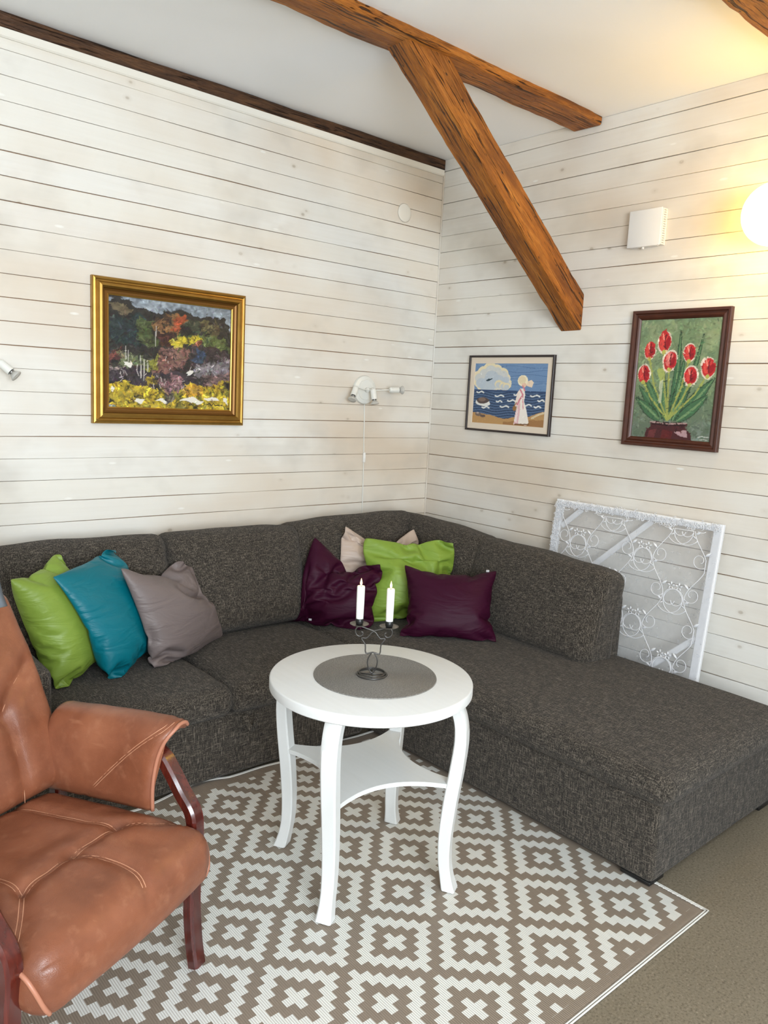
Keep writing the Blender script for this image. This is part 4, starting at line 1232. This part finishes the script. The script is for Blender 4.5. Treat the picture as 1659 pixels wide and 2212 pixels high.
def seaside():
    p = Paint(190, 158, 8); n1 = p.noise(10, 22, 2)
    p.c[:] = p.col((112, 142, 180)); p.put(np.clip((n1-.55)*6, 0, 1), (126, 154, 188), .6)
    for k, yb in enumerate((.06, .13, .2, .27, .33)): p.line([(t, yb+.02*math.sin(t*9+k*2)) for t in np.linspace(.35, 1, 18)], .0028, (74, 104, 146), .8)
    lob = [(.06, .22, .07), (.13, .15, .075), (.22, .10, .085), (.31, .12, .075), (.40, .17, .07), (.45, .24, .055), (.25, .2, .12), (.10, .30, .09), (.35, .27, .12), (.2, .33, .14), (.44, .33, .08)]
    for x, y, r_ in lob: p.ell(x, y, r_*1.18, r_*1.35, (232, 220, 186))
    for x, y, r_ in lob: p.ell(x+.01, y+.025, r_*.92, r_*1.05, (206, 208, 206))
    for x, y, r_ in lob[5:]: p.ell(x, y+.03, r_*.8, r_*.9, (184, 196, 208), .8)
    for x, y, r_ in ((.36, .34, .06), (.42, .36, .05), (.47, .37, .05)): p.ell(x, y, r_, r_*1.1, (228, 216, 180)); p.ell(x, y+.015, r_*.75, r_*.8, (196, 202, 206))
    sea = p.y > .44; p.put(sea, (66, 86, 116)); w_ = np.sin((p.y+.02*np.sin(p.x*14))*150+3*p.noise(6, 4))
    p.put(sea&(w_ > .35), (86, 108, 140)); p.put(sea&(w_ < -.75), (46, 62, 90)); p.put((p.y > .435)&(p.y < .46), (58, 78, 112))
    for (x, y, l_) in ((.05, .48, .10), (.32, .53, .12), (.58, .50, .08), (.80, .51, .12), (.50, .60, .10), (.90, .58, .08), (.14, .73, .10), (.40, .70, .12), (.72, .66, .10), (.34, .62, .08), (.86, .68, .08)):
        p.line([(x+l_*t, y+.012*math.sin(t*7)) for t in np.linspace(0, 1, 10)], .009, (222, 224, 222)); 
    p.ell(.14, .65, .11, .06, (226, 226, 222), 1, 0, .5); p.ell(.14, .62, .085, .055, (92, 78, 74), 1, 0, .4); p.ell(.13, .60, .05, .03, (128, 108, 98), 1, 0, .4)
    p.poly([(0, .82), (.2, .84), (.45, .90), (.62, .86), (.80, .84), (.90, .79), (1, .75), (1, 1), (0, 1)], (186, 146, 96), 1, .02)
    p.poly([(.45, .95), (.7, .91), (1, .88), (1, 1), (.45, 1)], (160, 118, 76), 1, .03); p.line([(.84, .86), (.92, .80), (1, .765)], .012, (216, 196, 160))
    p.ell(.09, .85, .05, .035, (120, 104, 96), 1, 0, .5); p.ell(.16, .875, .04, .025, (104, 88, 82), 1, 0, .5); p.ell(.08, .83, .02, .015, (176, 164, 156))
    p.poly([(.60, .98), (.615, .80), (.64, .62), (.62, .50), (.66, .40), (.71, .40), (.73, .50), (.72, .60), (.76, .74), (.80, .93), (.78, .98)], (240, 232, 222))
    p.poly([(.605, .97), (.62, .80), (.65, .62), (.67, .60), (.675, .80), (.66, .97)], (226, 186, 190)); p.poly([(.61, .92), (.64, .72), (.65, .72), (.64, .95)], (240, 224, 222))
    p.poly([(.60, .64), (.625, .46), (.65, .42), (.66, .50), (.64, .66), (.60, .74)], (238, 222, 210)); p.line([(.66, .42), (.70, .50), (.66, .58), (.63, .66)], .010, (212, 134, 146)); p.line([(.70, .5), (.715, .72)], .006, (216, 150, 160))
    p.poly([(.70, .30), (.80, .26), (.83, .30), (.81, .38), (.75, .36)], (236, 214, 190)); p.ell(.685, .275, .068, .088, (242, 232, 204)); p.ell(.675, .265, .05, .066, (228, 212, 178)); p.ell(.705, .345, .030, .038, (232, 196, 170))
    p.line([(.69, .36), (.72, .43)], .008, (214, 124, 136)); p.ell(.60, .72, .028, .04, (150, 110, 70)); p.line([(.59, .69), (.62, .63)], .006, (150, 110, 70))
    p.line([(.18, .285), (.215, .265), (.22, .275), (.255, .255)], .008, (40, 60, 70)); p.line([(.195, .285), (.225, .275)], .010, (40, 60, 70))
    p.line([(.62, .975), (.80, .965)], .008, (120, 86, 58)); p.strokes(500, 2.2, .8, .06); return p
def tulips():
    p = Paint(150, 224, 21); n1 = p.noise(4, 6); n2 = p.noise(14, 18)
    p.c[:] = p.col((112, 134, 100)); p.put(np.clip((n1-.4)*3, 0, 1), (136, 152, 116)); p.put(np.clip((n2-.55)*3, 0, 1), (92, 116, 92), .7)
    p.put(np.clip((p.y-.55)*3, 0, 1), (86, 98, 86), .75); p.put(np.clip((p.y-.7)*3, 0, 1)*np.clip((n2-.5)*5, 0, 1), (152, 162, 158), .6)
    p.strokes(900, 6, 2.0, .08)
    base = (.46, .84)
    def leaf(tip, bend, wd, c, cl):
        m = np.array([(base[0]+tip[0])/2+bend, (base[1]+tip[1])/2]); b0 = np.array(base)+np.array((tip[0]-base[0], 0))*.25; t = np.linspace(0, 1, 14)[:, None]
        cv = (1-t)**2*b0+2*t*(1-t)*m+t*t*np.array(tip); p.line(cv, wd*1.12, (36, 52, 40), .9, False) if wd < .012 else None
        T = np.gradient(cv, axis=0); N = np.stack([-T[:, 1], T[:, 0]*.67], 1); N /= np.linalg.norm(N, axis=1, keepdims=True)+1e-9
        wv = wd*np.sin(PI*np.linspace(.06, 1, 14)**.8)[:, None]
        p.poly(np.concatenate([cv+N*(wv+.008), (cv-N*(wv+.008))[::-1]]), (40, 58, 44), .9); p.poly(np.concatenate([cv+N*wv, (cv-N*wv)[::-1]]), c); p.poly(np.concatenate([cv+N*wv*.4, (cv-N*wv*.1)[::-1]]), cl, .8)
    G1, G2, G3 = (66, 104, 72), (96, 132, 92), (122, 152, 106)
    for tip, bend, wd in (((.05, .56), -.02, .05), ((.10, .47), .0, .045), ((.52, .10), .05, .035), ((.80, .13), .10, .03), ((.98, .48), .05, .06), ((.92, .62), .08, .05), ((.70, .40), .06, .05), ((.36, .44), -.05, .05), ((.02, .66), -.06, .045), ((.60, .30), .03, .035)):
        leaf(tip, bend, wd, G1, G2 if p.r.random() < .6 else G3)
    hd = [(.15, .26, .065, .070, 0), (.33, .19, .078, .085, .1), (.10, .46, .075, .070, -.2), (.42, .345, .075, .078, .15), (.65, .28, .068, .072, -.1), (.69, .47, .078, .075, .1), (.89, .40, .080, .075, .5)]
    for (x, y, rx, ry, a) in hd:
        p.line([(x, y+ry*.8), ((x+base[0])/2+(x-base[0])*.2, (y+base[1])/2), base], .011, (150, 158, 84)); 
    p.poly([(.26, .42), (.36, .40), (.37, .50), (.33, .54)], (160, 172, 96)); p.poly([(.31, .52), (.36, .50), (.36, .70), (.33, .70)], (196, 200, 170), .8)
    for k, (x, y, rx, ry, a) in enumerate(hd):
        p.ell(x, y, rx*1.14, ry*1.12, (232, 214, 200), .9, a, .35); p.ell(x, y, rx, ry, (186, 40, 44), 1, a, .3)
        p.ell(x-.012, y-.005, rx*.55, ry*.75, (214, 74, 66) if k != 3 else (222, 122, 116), .9, a, .5); p.ell(x+rx*.45, y+.01, rx*.35, ry*.6, (150, 22, 34), .9, a+.2, .4)
        p.line([(x+.01, y-ry*.7), (x, y), (x+.012, y+ry*.5)], .008, (96, 14, 26), .9); p.line([(x-rx*.4, y-ry*.8), (x-rx*.15, y-ry*.2)], .007, (236, 170, 150), .8); p.ell(x, y+ry*.98, .025, .018, (178, 176, 90))
    p.poly([(.18, 1), (.20, .93), (.26, .90), (.24, .865), (.26, .855), (.70, .855), (.72, .87), (.69, .90), (.76, .94), (.78, 1)], (70, 30, 34), 1, .015); p.poly([(.24, .86), (.70, .855), (.68, .885), (.27, .885)], (44, 18, 22)); p.line([(.25, .862), (.47, .872), (.70, .858)], .008, (170, 140, 136))
    p.poly([(.24, .93), (.34, .92), (.32, 1), (.22, 1)], (104, 48, 50), .9, .03); p.poly([(.58, .93), (.70, .92), (.72, .98), (.64, .97)], (190, 160, 164), .85, .06); p.poly([(.40, .92), (.54, .93), (.52, 1), (.40, 1)], (92, 26, 28), .9, .03)
    p.strokes(900, 4, 1.1, .10); p.line([(.86, .965), (.90, .955), (.95, .962), (.98, .957)], .006, (176, 180, 172)); p.line([(.88, .985), (.93, .978), (.97, .985)], .005, (168, 172, 164)); return p

def picture(name, label, wall, c, W, H, profile, mat_f, paint, mat_p, canvas, lips=(), mount=None):
    """profile: (inset, out) pairs from the outer back edge to the sight edge"""
    def place(u, v, o):
        return (c[0]+u, c[1]-o, c[2]+v) if wall == 'L' else (c[0]-o, c[1]-u, c[2]+v)
    root = thing(name, label, 'picture', (c[0], c[1], c[2]-H/2))
    def ring(prof_, mat_, nm, par):
        V = []; F = []; m = len(prof_)
        for (su, sv) in ((-1, -1), (1, -1), (1, 1), (-1, 1)):
            for (ins, o) in prof_: V.append(place(su*(W/2-ins), sv*(H/2-ins), o))
        for k in range(4):
            l = (k+1) % 4
            for i in range(m-1):
                q = (k*m+i, l*m+i, l*m+i+1, k*m+i+1); F.append(q)
        return obj(nm, (V, F), mat_, par, smooth=False)
    fr = ring(profile, mat_f, 'frame', root)
    for (pr_, mt, nm) in lips: ring(pr_, mt, nm, fr)
    if mount: ring(mount, M_PASSE, 'mount', root)
    ins, o = canvas
    paint.mesh('canvas', W-2*ins, H-2*ins, lambda u, v, r_: place(u, v, o+r_), mat_p, root, .0015)
    return root
picture('landscape_painting', 'gilt-framed oil landscape of dark hills above yellow grass', 'L', (-1.775, -.002, 1.750), .783, .657,
        [(0, 0), (0, .022), (.004, .028), (.012, .030), (.018, .026), (.022, .026), (.030, .036), (.040, .038), (.048, .030)], M_GOLD, landscape(), M_OIL, (.074, .010),
        lips=[([(.048, .030), (.052, .022), (.060, .018), (.070, .017)], M_GOLD_DARK, 'inner_cove'), ([(.070, .017), (.072, .019), (.077, .017), (.078, .009)], M_GOLD, 'sight_edge'), ([(.0175, .0265), (.0195, .024), (.0225, .0265)], M_GOLD_DARK, 'outer_groove')])
picture('seaside_embroidery', 'thin dark-framed picture of a white-dressed figure by the sea', 'R', (-.002, -.637, 1.655), .627, .442,
        [(0, 0), (0, .016), (.002, .018), (.010, .018), (.012, .015), (.012, .008)], M_DFRAME, seaside(), M_EMB, (.046, .0062), mount=[(.011, .009), (.046, .009), (.048, .0055)])
picture('tulip_painting', 'brown-framed painting of seven red tulips in a dark pot', 'R', (-.002, -1.652, 1.756), .493, .652,
        [(0, 0), (0, .024), (.003, .027), (.013, .027), (.018, .020), (.024, .018), (.032, .021), (.038, .018), (.044, .012), (.045, .007)], M_WFRAME, tulips(), M_OIL, (.043, .009))

# ================================================================== wall fittings
# air vent on the right wall
vent = thing('wall_vent', 'square white plastic air vent above the tulip painting', 'vent', (-.001, -1.437, 2.382))
obj('cover', join(bbox(-.036, -.001, -1.498, -1.350, 2.384, 2.553, .004), box(-.036, -.031, -1.524, -1.498, 2.386, 2.551), box(-.008, -.001, -1.524, -1.498, 2.386, 2.551)), M_PLASTIC, vent, smooth=False)
obj('front_plate', bbox(-.043, -.036, -1.520, -1.346, 2.382, 2.555, .003), M_PLASTIC, vent)
for k in range(16):      # real slats with open slots between them
    z = 2.3865+k*.01063
    obj('slat', bbox(-.031, -.008, -1.524, -1.498, z, z+.0050, .0003, 1), M_PLASTIC, vent)
obj('pull_knob', lathe([(0, -.010), (.006, -.009), (.007, -.003), (.005, .002), (0, .002)], 14, (-.026, -1.425, 2.383)), M_PLASTIC, vent)
# round blank cover on the left wall
cp = obj('junction_cover', xf(lathe([(0, .007), (.035, .0065), (.049, .004), (.0535, 0), (0, 0)], 40), aim((0, -1, 0))), M_WHITE_TRIM)
cp.location = (-.310, -.001, 2.684)
tag(cp, 'round flat white cover disc high on the plank wall', 'cover')

# three-spot wall lamps
def spot_head(par, c, d, L=.058):
    c = np.array(c, float); m = aim(d, tuple(c))
    h = obj('spot_head', xf(lathe([(0, -.004), (.010, -.004), (.0165, .002), (.0175, .008), (.0175, L), (.0165, L), (.0155, L-.004), (0, L-.004)], 24), m), M_LAMP_WHITE, par, sharp=40)
    obj('collar', xf(lathe([(0, L-.004), (.0120, L-.004), (.0120, L+.010), (0, L+.010)], 20), m), M_CHROME, h)
    obj('reflector_lamp', xf(lathe([(0, L+.006), (.0125, L+.008), (.0235, L+.024), (.0250, L+.027), (.0245, L+.029), (.012, L+.0265), (0, L+.026)], 24), m), M_LENS, h)
def spot_lamp(label, cx, cz, heads):
    root = thing('spot_lamp', label, 'wall lamp', (cx, -.001, cz-.085), group='three-spot wall lamps')
    pm = aim((0, -1, 0), (cx, -.001, cz))
    obj('wall_plate', xf(lathe([(0, 0), (.083, 0), (.084, .004), (.080, .014), (.060, .020), (.058, .024), (0, .026)], 44), pm), M_LAMP_WHITE, root, sharp=40)
    obj('hub', xf(lathe([(0, .026), (.014, .026), (.014, .040), (.010, .046), (0, .046)], 20), pm), M_LAMP_WHITE, root)
    for (hx_, hy_, hz_), d in heads:
        end = np.array((cx+hx_, hy_, cz+hz_)); d = np.array(d, float); d /= np.linalg.norm(d); s0 = end-d*.003
        obj('arm', tube(spline([(cx, -.042, cz), (cx+hx_*.45, min(-.05, hy_*.8), cz+hz_*.3), tuple(s0-d*.004)], 6), .0042, 8), M_LAMP_WHITE, root)
        spot_head(root, end, d)
    return root
sl = spot_lamp('white three-spot wall lamp with a hanging cord near the corner', -.560, 1.640,
               [((-.115, -.070, .010), (-.50, -.25, -.8)), ((.005, -.080, .005), (.05, -.2, -1)), ((.140, -.075, .008), (1, -.2, .03))])
cordp = spline([(-.553, -.004, 1.556), (-.549, -.0045, 1.48), (-.546, -.005, 1.36), (-.541, -.005, 1.26), (-.538, -.005, 1.14), (-.535, -.005, 1.0), (-.533, -.005, .86)], 8)
obj('cord', tube(cordp, .0028, 8), M_LAMP_WHITE, sl)
sw_ = obj('cord_switch', bbox(-.549, -.533, -.017, -.0015, 1.212, 1.272, .005), M_PLASTIC, sl)
obj('rocker', bbox(-.545, -.537, -.020, -.016, 1.230, 1.254, .0015), M_PLASTIC, sw_)
spot_lamp('white three-spot wall lamp left of the gilt-framed painting', -2.665, 1.650,
          [((.100, -.060, .020), (.62, -.42, -.62)), ((-.085, -.075, -.005), (-.55, -.25, -.8)), ((-.01, -.085, -.02), (.0, -.3, -1))])

# round opal wall lamp
gl = thing('globe_lamp', 'round glowing opal glass lamp on the right plank wall', 'wall lamp', (-.002, -2.10, 2.29))
GC = (-.175, -2.102, 2.418)
obj('wall_plate', xf(lathe([(0, 0), (.060, 0), (.060, .014), (.045, .022), (0, .022)], 32), aim((-1, 0, 0), (-.002, GC[1], GC[2]))), M_LAMP_WHITE, gl)
obj('neck', tube([(-.02, GC[1], GC[2]), (-.075, GC[1], GC[2])], .022, 16), M_LAMP_WHITE, gl)
prg = [(0, -.125)]+[(.125*math.cos(a), .125*math.sin(a)) for a in np.linspace(-PI/2+.1, PI/2-.1, 26)]+[(0, .125)]
obj('globe', lathe(prg, 48, GC), M_GLOBE, gl)
